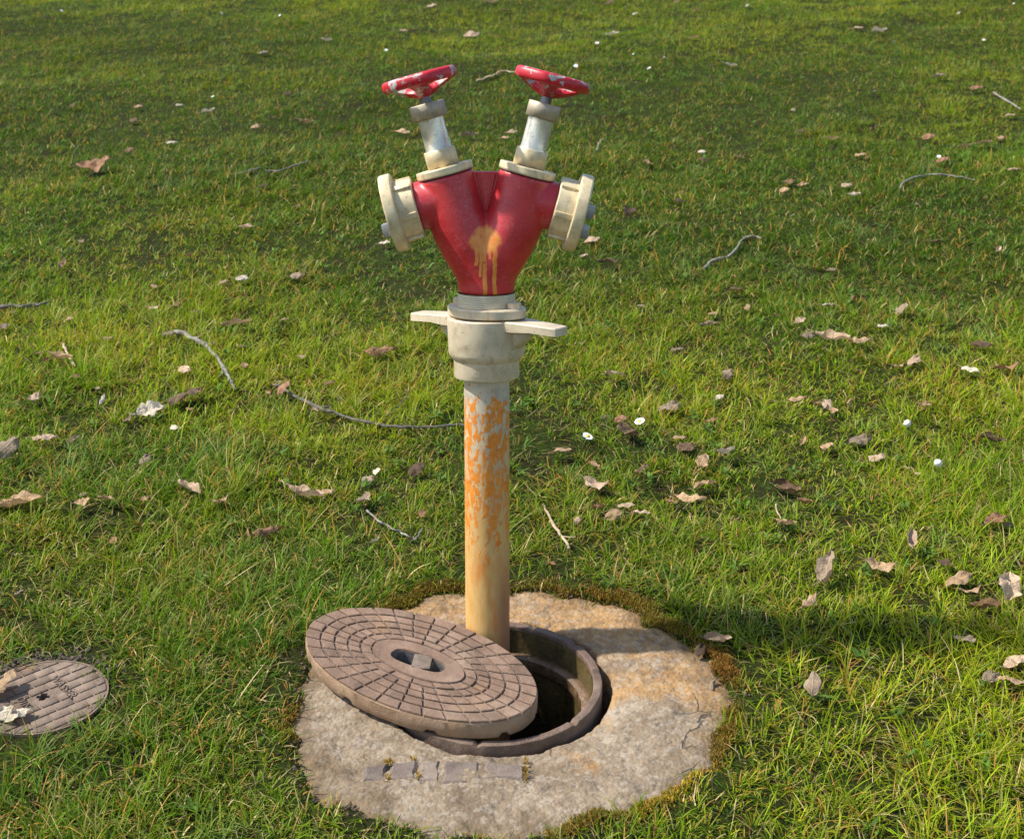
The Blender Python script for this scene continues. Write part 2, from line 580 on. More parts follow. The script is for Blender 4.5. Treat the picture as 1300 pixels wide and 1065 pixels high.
def gbump(x, y):
    x = np.asarray(x, float)
    y = np.asarray(y, float)
    b = (vnoise(x * 1.3, y * 1.3, 1) - .5) * .05 + (vnoise(x * 4.1, y * 4.1, 2) - .5) * .024 + (vnoise(x * 9.0, y * 9.0, 3) - .5) * .010
    d1 = np.hypot(x - CONC[0], y - CONC[1])
    d2 = np.hypot(x - COV2[0], y - COV2[1])
    f = np.clip((d1 - .40) / .5, 0, 1) * np.clip((d2 - .12) / .35, 0, 1)
    dy = (y - CONC[1]) / cos(SLOPE)
    e = np.hypot(x - CONC[0], dy) - conc_edge(np.arctan2(dy, x - CONC[0]))
    rim = np.clip(e / .03, 0, 1) * np.clip((.16 - e) / .13, 0, 1)      # the turf stands a little above the slab
    return b * f + .007 * rim - .034 * np.clip(-e / .028, 0, 1) - .004


def gz(x, y):
    return SL * np.asarray(y, float) + gbump(x, y)


def ground_at(px, py, lift=0.0):
    """point of the lawn seen at a place of the photograph"""
    r = FWD + Vector(((px - 650) / FPX, 0, 0)) - UP * ((py - 487.5) / FPX)
    t = (SL * CAM.y + lift - CAM.z) / (r.z - SL * r.y)
    p = CAM + r * t
    for _ in range(4):
        h = float(gbump(p.x, p.y)) + lift
        t = (SL * CAM.y + h - CAM.z) / (r.z - SL * r.y)
        p = CAM + r * t
    return p, t / FPX      # point, metres per pixel there


# ------------------------------------------------------------------ the ground
def make_ground():
    def axis(lo, hi, f_lo, f_hi, st):
        fine = np.arange(f_lo, f_hi + 1e-6, st)
        a, c = [], []
        v, s = f_lo, st
        while v > lo:
            s *= 1.35
            v -= s
            a.append(v)
        v, s = f_hi, st
        while v < hi:
            s *= 1.35
            v += s
            c.append(v)
        return np.array(a[::-1] + list(fine) + c)
    ax = axis(-70, 70, -5.4, 5.4, .075)
    xs = np.sort(np.concatenate([ax[(ax < -1.2) | (ax > .75)], np.arange(-1.19, .745, .022)]))
    ay = axis(-30, 80, -1.5, 11, .075)
    ys = np.sort(np.concatenate([ay[(ay < -.8) | (ay > .5)], np.arange(-.79, .495, .022)]))
    X, Y = np.meshgrid(xs, ys)
    Z = gz(X, Y)
    d2 = np.hypot(X - COV2[0], Y - COV2[1])
    Z = np.where(d2 < .105, Z - .05, Z)
    nx, ny = len(xs), len(ys)
    V = np.stack([X.ravel(), Y.ravel(), Z.ravel()], 1)
    i = np.arange(nx * ny).reshape(ny, nx)
    F = np.stack([i[:-1, :-1].ravel(), i[:-1, 1:].ravel(), i[1:, 1:].ravel(), i[1:, :-1].ravel()], 1)
    d1 = np.hypot(V[:, 0] - CONC[0], V[:, 1] - CONC[1])
    F = F[~(d1[F] < .33).all(1)]
    me = bpy.data.meshes.new("lawn_ground")
    me.from_pydata(V.tolist(), [], F.tolist())
    return tag(link("lawn_ground", me, M_SOIL), "soil and thatch under the sloping lawn", None, None, "structure")


make_ground()


def make_concrete():
    """ring of rough concrete between the frame of the pit and the grass"""
    bm = bmesh.new()
    n_t, n_r = 420, 44
    cx, cy = RINGC[0] - CONC[0], RINGC[1] - CONC[1]
    rows = []
    for k in range(n_r + 3):
        row = []
        for i in range(n_t):
            a = 2 * pi * i / n_t
            # inner edge round the frame, with a chipped gap
            gap = .007 + .012 * max(0, cos(a - .15)) ** 3 + .004 * mnoise.noise((cos(a) * 5, sin(a) * 5, 3)) + .006 * max(0, mnoise.noise((cos(a) * 9, sin(a) * 9, 8)))
            ri = .2205 + max(.003, gap)
            xi, yi = cx + ri * cos(a), cy + ri * sin(a)
            ro = float(conc_edge(a)) + .03
            xo, yo = ro * cos(a), ro * sin(a)
            if k == 0:
                x, y, z = xi, yi, -.16
            elif k == n_r + 2:
                x, y, z = xo * 1.03, yo * 1.03, -.09
            else:
                t = (k - 1) / n_r
                x, y = xi + (xo - xi) * t, yi + (yo - yi) * t
                p = Vector((x, y, 0))
                z = -.004 + .005 * mnoise.noise(p * 9) + .0035 * mnoise.noise(p * 27) + .0024 * mnoise.noise(p * 70) + .0016 * mnoise.noise(p * 150)
                z -= .012 * max(0, mnoise.noise(p * 16 + Vector((7, 3, 0))) - .35)
                z -= .012 * max(0, t - .7) ** 2 / .09 + (.004 if k == 1 else 0) + .010 * max(0, 1 - t / .22) * max(0, cos(a + .7))
            row.append(bm.verts.new((x, y, z)))
        rows.append(row)
    for A, B in zip(rows, rows[1:]):
        for i in range(n_t):
            bm.faces.new((A[i], A[(i + 1) % n_t], B[(i + 1) % n_t], B[i]))
    o = build("concrete_apron", bm, M_CONC, None, True, 60)
    o.location = (CONC[0], CONC[1], SL * CONC[1])
    o.rotation_euler = (SLOPE, 0, 0)
    return tag(o, "round rough concrete apron set in the grass around the open pit", None, None, "structure")


apron = make_concrete()

# a few clinker setts bedded in the front of the apron, moss in their joints
def sett_row():
    rnd = random.Random(4)
    for r in range(1):
        x = -.268
        for w in ((.048, .054, .042, .075, .080) if r == 0 else (.066, .060, .058, .062, .053)):
            y0 = -.192 - r * .052
            drop = lambda u: -(.020 * ((u + .118) / .15) ** 2) if r == 0 else 0.0
            bm = bmesh.new()
            a0, a1 = x + .003, x + w - .003
            j_ = lambda: rnd.uniform(-.003, .003)
            pts = [(a0, y0 - .060 + rnd.uniform(-.008, .004)), (a1, y0 - .060 + rnd.uniform(-.008, .004)), (a1 + rnd.uniform(-.002, .002), y0 + drop(a1)), ((a0 + a1) / 2, y0 + drop((a0 + a1) / 2)), (a0 + rnd.uniform(-.002, .002), y0 + drop(a0))]
            pts2 = []
            for q_ in range(len(pts)):
                (xa, ya), (xb, yb) = pts[q_], pts[(q_ + 1) % len(pts)]
                pts2 += [(xa + j_() * .5, ya + j_() * .5), (xa + (xb - xa) * .33 + j_(), ya + (yb - ya) * .33 + j_()), (xa + (xb - xa) * .67 + j_(), ya + (yb - ya) * .67 + j_())]
            prism(bm, pts2, -.04, -.0008 + rnd.uniform(-.0016, .0010), bev=.005)
            build("sett", bm, M_SETT, apron, True, 30)
            x += w


sett_row()


# ------------------------------------------------------------------ the pit: iron frame and shaft
frame = empty("open_pit", (RINGC[0], RINGC[1], SL * RINGC[1]), (SLOPE, 0, 0))
frame.scale = (.967,) * 3
tag(frame, "round open pit with rusty iron rim and wet walls around the orange pipe", "pit")
seg_gap = [radians(a) for a in (8, 38, 68, 100, 152, 215, 262, 318)]
def frame_ring():
    bm = bmesh.new()
    N = 144
    prof = [(.224, -.15), (.2255, -.003), (.224, .0035), (.222, .0045), (.2095, .0045), (.2075, .003), (.2065, -.001), (.2062, -.006)]
    def sc(r, z, a):
        return r + .0010 * mnoise.noise((cos(a) * 12, sin(a) * 12, z * 30))
    rings = lathe(bm, prof, N, caps=False, scallop=sc)
    for ring, (r, z) in zip(rings, prof):
        for i, v in enumerate(ring):
            a = 2 * pi * i / N
            if z > -.002:
                for g in seg_gap:
                    if abs((a - g + pi) % (2 * pi) - pi) < .012:
                        v.co.z -= .006
                v.co.z += .0008 * mnoise.noise((cos(a) * 20, sin(a) * 20, r * 60))
    return build("rim", bm, M_RING, frame, True, 28)


frame_ring()
bm = bmesh.new()
rs = lathe(bm, [(.2055, -.075), (.2055, -.0605), (.204, -.059), (.188, -.0585), (.184, -.062), (.1835, -.085), (.186, -.09)], 180, caps=False,
           scallop=lambda r, z, a: r + .0022 * mnoise.noise((cos(a) * 9, sin(a) * 9, z * 20)) + (.003 * mnoise.noise((cos(a) * 28, sin(a) * 28, 2)) if r < .2 else 0))
inner = build("seat_ledge", bm, M_LEDGE, frame, True, 45)
bm = bmesh.new()
lathe(bm, [(.2045, -.064), (.2062, -.0045)], 180, caps=False, scallop=lambda r, z, a: r + .0012 * mnoise.noise((cos(a) * 14, sin(a) * 14, z * 30)) - .001)
build("rim_wall", bm, M_WET, frame, True, 40)
bm = bmesh.new()
lathe(bm, [(.02, -.62), (.19, -.60), (.192, -.35), (.190, -.20), (.192, -.086)], 120, caps=False,
      scallop=lambda r, z, a: r + (.006 * (1 if sin(a * 11) > .55 else 0) + .004 * mnoise.noise((cos(a) * 6, sin(a) * 6, z * 8))) * (1 if r > .1 else 0))
build("shaft_wall", bm, M_WET, frame, True, 40)

# ------------------------------------------------------------------ the lifted cover, lying half over the pit
LA, LB = .272, .1515                     # half axes of the oval cover
LID_T = .043
lid = empty("pit_cover")
lid.matrix_world = Matrix.Translation((-.187, -.064, .0370)) @ Matrix.Rotation(SLOPE, 4, 'X') @ Matrix.Rotation(radians(-36.4), 4, 'Z')
tag(lid, "heavy oval brown pit cover with radial and ring grooves pushed half off the pit", "manhole cover")
SLOT_A = radians(5)


def slot_r(th, L=.060, W=.0215):
    """stadium-like slot outline"""
    c, s_ = cos(th - SLOT_A), sin(th - SLOT_A)
    return (abs(c / L) ** 3.0 + abs(s_ / W) ** 3.0) ** (-1 / 3.0)


BAND = ((.415, .34), (.515, .45), (.625, .57), (.745, .70), (.864, .84), (1.0, 1.0))


def oval(f, t, d=0.0):
    """point of the cover at parameter t on the oval scaled by f (pair), moved in by d"""
    p = Vector((LA * f[0] * cos(t), LB * f[1] * sin(t)))
    if d:
        n = Vector((cos(t) / LA, sin(t) / LB)).normalized()
        p -= n * d
    return p


def make_lid():
    N = 192
    bm = bmesh.new()
    def loop(fp, z, wob=0.0):
        out = []
        for i in range(N):
            t = 2 * pi * i / N
            p = fp(t)
            if wob:
                p = p * (1 + wob / p.length * mnoise.noise((p.x * 120, p.y * 120, z * 40)))
            out.append(bm.verts.new((p.x, p.y, z)))
        return out
    sl = lambda t: Vector((slot_r(t) * cos(t), slot_r(t) * sin(t)))
    one = (1.0, 1.0)
    notch = [radians(x) for x in (-163, -136, -103, -60, -20, 40, 100, 150)]
    L = [loop(sl, -.034), loop(sl, -.0045), loop(lambda t: oval(one, t, .008), -.0045), loop(lambda t: oval(one, t, .002), -.005),
         loop(lambda t: oval(one, t), -.008, .0010), loop(lambda t: oval(one, t), -.026, .0012), loop(lambda t: oval(one, t, .0015), -LID_T + .004, .0016), loop(lambda t: oval(one, t, .004), -LID_T, .0012), loop(lambda t: oval((.75, .7), t), -LID_T)]
    for ring in L[6:8]:
        for i, v in enumerate(ring):
            th = 2 * pi * i / N
            if any(abs((th - g + pi) % (2 * pi) - pi) < .05 for g in notch):
                v.co.z += .008
    for A, B in zip(L, L[1:]):
        for i in range(N):
            bm.faces.new((A[i], A[(i + 1) % N], B[(i + 1) % N], B[i]))
    bm.faces.new(L[-1])
    o = build("slab", bm, None, lid, True, 35)
    o.data.materials.append(M_COVSIDE)
    o.data.materials.append(M_GROOVE)
    for p in o.data.polygons:
        c = p.center
        if (c.x / (LA - .004)) ** 2 + (c.y / (LB - .004)) ** 2 < 1 and c.z > -.03:
            p.material_index = 1
    # lifting recess with its cross bar
    bm = bmesh.new()
    P = [bm.verts.new((slot_r(2 * pi * i / 64) * .995 * cos(2 * pi * i / 64), slot_r(2 * pi * i / 64) * .995 * sin(2 * pi * i / 64), z)) for z in (-.033, -.004) for i in range(64)]
    for i in range(64):
        bm.faces.new((P[i], P[(i + 1) % 64], P[64 + (i + 1) % 64], P[64 + i]))
    bm.faces.new(P[:64])
    cup = build("lifting_recess", bm, M_RECESS, lid, True, 40)
    bm = bmesh.new()
    box(bm, .038, .049, .010, Matrix.Translation((.008, .002, -.0050)) @ Matrix.Rotation(SLOT_A + .45, 4, 'Z'), .0015)
    build("lifting_bar", bm, M_BAR, cup, True, 30)
    # raised frame round the recess
    rnd = random.Random(2)
    bm = bmesh.new()
    inn, out, inn2, out2 = [], [], [], []
    for i in range(128):
        th = 2 * pi * i / 128
        p1 = Vector((cos(th), sin(th))) * slot_r(th)
        po = oval(BAND[0], th, .0012)
        for lst, p, z in ((inn, p1 * 1.012, -.006), (inn2, p1 * 1.04, .0), (out2, oval(BAND[0], th, .0028), .0), (out, po, -.006)):
            lst.append(bm.verts.new((p.x, p.y, z)))
    for A, B in ((inn, inn2), (inn2, out2), (out2, out)):
        for i in range(128):
            bm.faces.new((A[i], A[(i + 1) % 128], B[(i + 1) % 128], B[i]))
    build("recess_frame", bm, M_COVER, lid, True, 30)
    # raised tread blocks between the grooves
    nsec = 32
    for k in range(5):
        wide = 2 if k == 0 else 1
        for j in range(0, nsec, wide):
            t0 = radians(-52) + 2 * pi * j / nsec
            t1 = t0 + 2 * pi * wide / nsec
            gr = rnd.uniform(.0016, .0030)
            q = 3
            po, pi_ = [], []
            for m in range(q + 1):
                f = m / q
                t = t0 + (t1 - t0) * f
                for lst, fr, d in ((po, BAND[k + 1], gr if k < 4 else .0012), (pi_, BAND[k], -gr)):
                    p = oval(fr, t, d)
                    tan_ = (oval(fr, t + .01) - oval(fr, t - .01)).normalized()
                    p = p + tan_ * (gr * .9 * (1 - 2 * f))
                    lst.append((p.x, p.y))
            bm = bmesh.new()
            prism(bm, po + pi_[::-1], -.0062, rnd.uniform(-.0012, .0003), bev=.0012)
            build("tread_block", bm, M_COVER, lid, True, 30)


make_lid()

# ------------------------------------------------------------------ the small iron cover in the grass
cov2 = empty("valve_cover", (COV2[0], COV2[1], SL * COV2[1] - .007), (SLOPE, 0, 0))
tag(cov2, "small flat brown iron cover with brick pattern, lettering and cross-shaped key hole", "cover")


def clip_circle(poly, R, n=40):
    for i in range(n):
        a = 2 * pi * i / n
        nx, ny = cos(a), sin(a)
        out = []
        for j in range(len(poly)):
            p, q = poly[j], poly[(j + 1) % len(poly)]
            dp, dq = p[0] * nx + p[1] * ny - R, q[0] * nx + q[1] * ny - R
            if dp <= 0:
                out.append(p)
            if (dp < 0) != (dq < 0) and dp != dq:
                t = dp / (dp - dq)
                out.append((p[0] + (q[0] - p[0]) * t, p[1] + (q[1] - p[1]) * t))
        poly = out
        if len(poly) < 3:
            return []
    clean = []
    for p in poly:
        if not clean or hypot(p[0] - clean[-1][0], p[1] - clean[-1][1]) > 4e-4:
            clean.append(p)
    return clean if len(clean) >= 3 else []


def text_mesh(txt, size, depth):
    cu = bpy.data.curves.new("lettering", 'FONT')
    cu.body = txt
    cu.size = size
    cu.extrude = depth
    cu.align_x = 'CENTER'
    cu.align_y = 'CENTER'
    cu.space_character = 1.12
    to = bpy.data.objects.new("lettering", cu)
    COL.objects.link(to)
    dg = bpy.context.evaluated_depsgraph_get()
    me = bpy.data.meshes.new_from_object(to.evaluated_get(dg))
    bpy.data.objects.remove(to)
    bpy.data.curves.remove(cu)
    return me


def make_cov2():
    R = .126
    rnd = random.Random(5)
    rot = radians(41)
    # base plate with the key hole
    bm = bmesh.new()
    N = 96
    def cross_r(th, L=.013, W=.0042):
        th -= radians(3)
        c, s = abs(cos(th)), abs(sin(th))
        r1 = min(L / max(c, 1e-5), W / max(s, 1e-5))
        r2 = min(L * .95 / max(s, 1e-5), W * 1.5 / max(c, 1e-5))
        return max(r1, r2)
    def loop(fr, z):
        return [bm.verts.new((fr(2 * pi * i / N) * cos(2 * pi * i / N), fr(2 * pi * i / N) * sin(2 * pi * i / N), z)) for i in range(N)]
    L = [loop(cross_r, -.04), loop(cross_r, .0068), loop(lambda t: R - .004, .0068), loop(lambda t: R - .0035, .009), loop(lambda t: R, .009), loop(lambda t: R + .001, -.03)]
    for A, B in zip(L, L[1:]):
        for i in range(N):
            bm.faces.new((A[i], A[(i + 1) % N], B[(i + 1) % N], B[i]))
    build("plate", bm, M_COVER2, cov2, True, 30)
    bl, bw, g = .039, .0255, .0019
    cr, sr = cos(rot), sin(rot)
    for row in range(-6, 7):
        for c in range(-5, 6):
            u0 = (c + (.5 if row % 2 else 0)) * bl
            v0 = (row - .5) * bw
            uc, vc = u0 + bl / 2, v0 + bw / 2
            # plain fields for the lettering and the key hole
            x, y = uc * cr - vc * sr, uc * sr + vc * cr
            if hypot(x, y) < .020:
                continue
            poly = [(u0 + g, v0 + g), (u0 + bl - g, v0 + g), (u0 + bl - g, v0 + bw - g), (u0 + g, v0 + bw - g)]
            poly = [(p[0] * cr - p[1] * sr, p[0] * sr + p[1] * cr) for p in poly]
            poly = clip_circle(poly, R - .0055)
            if not poly:
                continue
            area = abs(sum(poly[i][0] * poly[(i + 1) % len(poly)][1] - poly[(i + 1) % len(poly)][0] * poly[i][1] for i in range(len(poly)))) / 2
            if area < 8e-5:
                continue
            bm = bmesh.new()
            prism(bm, poly, .005, .0092 + rnd.uniform(-.0003, .0004), bev=.0006)
            build("tread_block", bm, M_COVER2, cov2, True, 30)
    for txt, off, size in (("WASSER", .043, .023), ("DIN", -.040, .024)):
        me = text_mesh(txt, size, .0016)
        u = Vector((cos(rot - pi / 2), sin(rot - pi / 2)))
        # the words run across the rows of blocks
        o = link("lettering", me, M_COVER2, cov2, False)
        d = Vector((cos(rot), sin(rot))) * off
        o.location = (d.x, d.y, .0098)
        o.rotation_euler = (0, 0, rot - pi / 2)


make_cov2()

# ------------------------------------------------------------------ the standpipe
sp = empty("hydrant_standpipe", PIPE)
sp.scale = (1.0294,) * 3
tag(sp, "red and cream twin-valve hydrant standpipe on an orange pipe rising from the open pit", "hydrant")

bm = bmesh.new()
prof = [(.0445, -.45)] + [(.0446 + .0002 * (i % 2), -.40 + i * .05) for i in range(20)] + [(.0446, .604)]
lathe(bm, prof, 72, caps=False)
build("pipe", bm, M_PIPE, sp, True, 40)

# clamp cup with its two wings
cup_prof = [(.044, .5985), (.0625, .600), (.0640, .603), (.0642, .630), (.0650, .6345), (.0705, .641), (.0735, .6465), (.0745, .650), (.0768, .711), (.0765, .7155), (.0745, .7175), (.045, .7175)]
bm = bmesh.new()
lathe(bm, cup_prof, 80, caps=False)
clamp = build("clamp_cup", bm, M_CLAMP, sp, True, 28)
WING = radians(-36)
for s in (1, -1):
    bm = bmesh.new()
    Lw = .178
    out = [(.060, -.036), (.085, -.034), (.12, -.027), (Lw - .008, -.0235), (Lw - .002, -.020), (Lw, -.013), (Lw, .013), (Lw - .002, .020), (Lw - .008, .0235), (.12, .027), (.085, .034), (.060, .036)]
    R_ = Matrix.Rotation(WING if s > 0 else WING + pi, 4, 'Z')
    top = [bm.verts.new(R_ @ Vector((x * 1.0, y, .7165 - max(0, x - .07) * .05))) for x, y in out]
    top0 = [bm.verts.new(R_ @ Vector((x + (.0015 if x < .1 else -.0015), y * .93, .7185 - max(0, x - .07) * .05))) for x, y in out]
    bot = [bm.verts.new(R_ @ Vector((x, y, .7165 - max(0, x - .07) * .05 - (.017 if x < .1 else .0135)))) for x, y in out]
    k = len(out)
    for A, B in ((bot, top), (top, top0)):
        for i in range(k):
            bm.faces.new((A[i], A[(i + 1) % k], B[(i + 1) % k], B[i]))
    bm.faces.new(top0)
    bm.faces.new(bot[::-1])
    w = build("wing_handle", bm, M_CLAMP, clamp, True, 30)
    bm = bmesh.new()
    prism(bm, [(.055, .660), (.0725, .660), (.112, .702), (.055, .708)], -.016, .016, R_ @ Matrix.Rotation(pi / 2, 4, 'X'))
    build("gusset", bm, M_CLAMP, w, True, 30)

# two-bolt gland flange
bm = bmesh.new()
pts = []
for i in range(72):
    a = 2 * pi * i / 72
    r = .0665 + .0175 * (0.5 + 0.5 * cos(2 * (a - WING))) ** 2.2
    pts.append((r * cos(a), r * sin(a)))
def scaled(f):
    return [(x * f, y * f) for x, y in pts]
lv = []
for f, z in ((.97, .7205), (1.0, .7225), (1.0, .7365), (.975, .7390), (.80, .7395)):
    lv.append([bm.verts.new((x, y, z)) for x, y in scaled(f)])
for A, B in zip(lv, lv[1:]):
    for i in range(72):
        bm.faces.new((A[i], A[(i + 1) % 72], B[(i + 1) % 72], B[i]))
bm.faces.new(lv[0][::-1])
bm.faces.new(lv[-1])
flange = build("gland_flange", bm, M_CLAMP, sp, True, 28)
for s in (0, pi):
    bm = bmesh.new()
    T = Matrix.Translation((.0665 * cos(WING + s), .0665 * sin(WING + s), 0))
    lathe(bm, [(.0125, .739), (.0125, .7408)], 24, T)
    prism(bm, hexpts(.0135, .3), .7404, .7510, T, .0012)
    build("bolt", bm, M_CLAMP, flange, True, 30)
bm = bmesh.new()
prof = [(.0545, .7385)]
z = .7395
while z < .764:
    prof += [(.0556, z), (.0562, z + .0021)]
    z += .0042
prof += [(.0555, .7655)]
lathe(bm, prof, 64, caps=False)
build("threaded_neck", bm, M_THREAD, sp, True, 60)

# cast Y body: two branches and two outlet necks melted into one surface
T15 = radians(15)
VO = Vector((.0655, 0, .9493))


def vmat(s):
    """frame of one valve: origin where stem axis and outlet axis cross, Z up the stem, X out of the outlet"""
    z = Vector((s * sin(T15), 0, cos(T15)))
    x = Vector((s * cos(T15), 0, -sin(T15)))
    y = z.cross(x)
    m = Matrix((x, y, z)).transposed().to_4x4()
    m.translation = Vector((s * VO.x, 0, VO.z))
    return m


def circle_tube(bm, stations, seg=40):
    """stations: (centre, axis, radius)"""
    rings = []
    for c, ax, r in stations:
        ax = Vector(ax).normalized()
        u = ax.cross(Vector((0, 1, 0))).normalized()
        v = ax.cross(u)
        rings.append([bm.verts.new(Vector(c) + (u * cos(2 * pi * k / seg) + v * sin(2 * pi * k / seg)) * r) for k in range(seg)])
    for A, B in zip(rings, rings[1:]):
        for k in range(seg):
            bm.faces.new((A[k], A[(k + 1) % seg], B[(k + 1) % seg], B[k]))
    bm.faces.new(rings[0][::-1])
    bm.faces.new(rings[-1])


def y_body():
    bm = bmesh.new()
    for s in (1, -1):
        m = vmat(s)
        ax = (s * sin(T15), 0, cos(T15))
        circle_tube(bm, [((0, 0, .7655), (0, 0, 1), .0548), ((s * .0005, 0, .785), (s * .03, 0, 1), .0548), ((s * .004, 0, .804), (s * .28, 0, 1), .0552), ((s * .0155, 0, .832), (s * .50, 0, 1), .0565),
                         ((s * .0335, 0, .862), (s * .54, 0, 1), .0578), ((s * .0495, 0, .893), (s * .42, 0, 1), .0572), ((s * .0595, 0, .922), (s * .31, 0, 1), .0555), (tuple(m.translation), ax, .0540), (tuple(m @ Vector((0, 0, .034))), ax, .0528), (tuple(m @ Vector((0, 0, .0445))), ax, .0528)])
        ox = tuple(m.to_3x3() @ Vector((1, 0, 0)))
        circle_tube(bm, [(tuple(m @ Vector((.0, 0, -.002))), ox, .047), (tuple(m @ Vector((.05, 0, 0))), ox, .0465), (tuple(m @ Vector((.0705, 0, 0))), ox, .0465)])
    bmesh.ops.recalc_face_normals(bm, faces=bm.faces)
    me = bpy.data.meshes.new("tmp")
    bm.to_mesh(me)
    bm.free()
    o = bpy.data.objects.new("tmp", me)
    COL.objects.link(o)
    r = o.modifiers.new("r", 'REMESH')
    r.mode = 'VOXEL'
    r.voxel_size = .0025
    sm = o.modifiers.new("s", 'SMOOTH')
    sm.factor = .5
    sm.iterations = 34
    dg = bpy.context.evaluated_depsgraph_get()
    me2 = bpy.data.meshes.new_from_object(o.evaluated_get(dg))
    bpy.data.objects.remove(o)
    me2.name = "body"
    me2.materials.clear()
    return link("valve_body", me2, M_RED, sp)


body = y_body()
# flat web between the branches, with its V-shaped rib
bm = bmesh.new()
prism(bm, [(-.034, .895), (.034, .895), (.036, .998), (.030, .9985), (-.030, .9985), (-.036, .998)], -.016, .012, Matrix.Rotation(pi / 2, 4, 'X'), .002)
build("web", bm, M_RED, body, True, 30)
bm = bmesh.new()
for s in (1, -1):
    tube(bm, [(s * .0015, -.0125, .925), (s * .009, -.0125, .960), (s * .0165, -.0125, .9965)], [.0022, .0026, .0026], 8)
build("web_rib", bm, M_RED, body, True, 60)


def make_valve(s):
    m = vmat(s)
    # bonnet
    bm = bmesh.new()
    lathe(bm, [(.0500, .0430), (.0532, .0435), (.0532, .0462), (.0500, .0466)], 64, m)
    build("gasket", bm, M_GASKET, sp, True, 30)
    bm = bmesh.new()
    lathe(bm, [(.0535, .0455), (.0550, .0480), (.0552, .0580), (.0540, .0600), (.030, .0603)], 64, m, caps=False)
    bon = build("bonnet", bm, M_CREAM, sp, True, 28)
    bm = bmesh.new()
    prism(bm, hexpts(.0335, radians(99) if s < 0 else radians(81)), .0595, .094, m, .0012)
    build("hexagon", bm, M_CREAM, bon, True, 25)
    bm = bmesh.new()
    lathe(bm, [(.0268, .0925), (.0252, .0965), (.0246, .130), (.0250, .150), (.0255, .1545)], 48, m, caps=False)
    build("sleeve", bm, M_BONNET, bon, True, 40)
    bm = bmesh.new()
    rot = radians(58) if s < 0 else radians(84)
    prism(bm, hexpts(.0305, rot), .1530, .1555, m)
    prism(bm, hexpts(.0345, rot), .1552, .1835, m, .0014)
    build("packing_nut", bm, M_NUT, bon, True, 25)
    bm = bmesh.new()
    lathe(bm, [(.0102, .182), (.0102, .206)], 32, m)
    build("stem", bm, M_STEEL, bon, True, 40)
    # hand wheel
    hw = m @ Matrix.Translation((0, 0, .229))
    bm = bmesh.new()
    N, K = 90, 16
    rows = []
    for i in range(N):
        a = 2 * pi * i / N
        R0 = .0630 * (1 + .022 * cos(7 * a))
        row = []
        for k in range(K):
            b_ = 2 * pi * k / K
            ca, sa = cos(b_), sin(b_)
            rx = .0095 * (abs(ca) ** .75) * (1 if ca >= 0 else -1)
            rz = .0112 * (abs(sa) ** .75) * (1 if sa >= 0 else -1)
            row.append(bm.verts.new(hw @ Vector(((R0 + rx) * cos(a), (R0 + rx) * sin(a), rz))))
        rows.append(row)
    for i in range(N):
        A, B = rows[i], rows[(i + 1) % N]
        for k in range(K):
            bm.faces.new((A[k], A[(k + 1) % K], B[(k + 1) % K], B[k]))
    wheel = build("handwheel", bm, M_WHEEL, sp, True, 80)
    bm = bmesh.new()
    lathe(bm, [(.0125, -.0335), (.0155, -.032), (.0175, -.026), (.0165, -.016), (.013, -.0105), (.006, -.010)], 32, hw)
    build("hub", bm, M_WHEEL, wheel, True, 50)
    off = radians(-30) if s < 0 else radians(-95)
    for j in range(3):
        a = off + j * 2 * pi / 3
        bm = bmesh.new()
        rows = []
        for f in range(9):
            t = f / 8
            r = .011 + t * .051
            z = -.0235 + .0215 * t ** 1.5
            hwid = .0125 + .020 * max(0, t - .25) ** 1.6 * 1.5
            th = .0085 - .001 * t
            row = []
            for (u, v) in ((-1, 0), (-.6, 1), (.6, 1), (1, 0), (.6, -1), (-.6, -1)):
                row.append(bm.verts.new(hw @ Matrix.Rotation(a, 4, 'Z') @ Vector((r, u * hwid, z + v * th))))
            rows.append(row)
        for A, B in zip(rows, rows[1:]):
            for k in range(6):
                bm.faces.new((A[k], A[(k + 1) % 6], B[(k + 1) % 6], B[k]))
        bm.faces.new(rows[0][::-1])
        bm.faces.new(rows[-1])
        build("spoke", bm, M_WHEEL, wheel, True, 60)
    bm = bmesh.new()
    prism(bm, hexpts(.0085, .2), -.0115, -.004, hw, .001)
    build("hub_nut", bm, M_STEEL, wheel, True, 30)
    # hose coupling with its blank cap; local X is the outlet axis
    o = m @ Matrix.Rotation(pi / 2, 4, 'Y')
    bm = bmesh.new()
    lathe(bm, [(.046, .067), (.0540, .0672), (.0560, .0695), (.0565, .085), (.0575, .1040)], 64, o, caps=False)
    cp = build("coupling", bm, M_CREAM, sp, True, 28)
    for j in range(6):
        a = radians(20 if s < 0 else 38) + j * pi / 3
        bm = bmesh.new()
        box(bm, .0065, .011, .034, o @ Matrix.Rotation(a, 4, 'Z') @ Matrix.Translation((.0585, 0, .0865)), .0015)
        build("lug", bm, M_CREAM, cp, True, 30)
    bm = bmesh.new()
    lathe(bm, [(.050, .1030), (.0715, .1030), (.0745, .1050), (.0755, .1085), (.0752, .1235), (.0735, .1265), (.064, .1270), (.0635, .1235), (.010, .1230)], 72, o, caps=False)
    cap = build("cap_ring", bm, M_CREAM, cp, True, 28)
    claws = [radians(-155)] if s < 0 else [radians(-178), radians(-246)]
    spots = ((-.026, -.030),) if s < 0 else ((.010, -.030), (-.030, -.026))
    for (h, dpt) in spots:
        # h: across the cap face up the stem axis, dpt: towards the camera
        bm = bmesh.new()
        box(bm, .020, .028, .026, m @ Matrix.Translation((.1325, 0, 0)) @ Matrix.Translation((0, dpt * (1 if (m.to_3x3() @ Vector((0, 1, 0))).y > 0 else -1), h)), .0035)
        build("claw", bm, M_CLAW, cp, True, 40)


make_valve(-1)
make_valve(1)

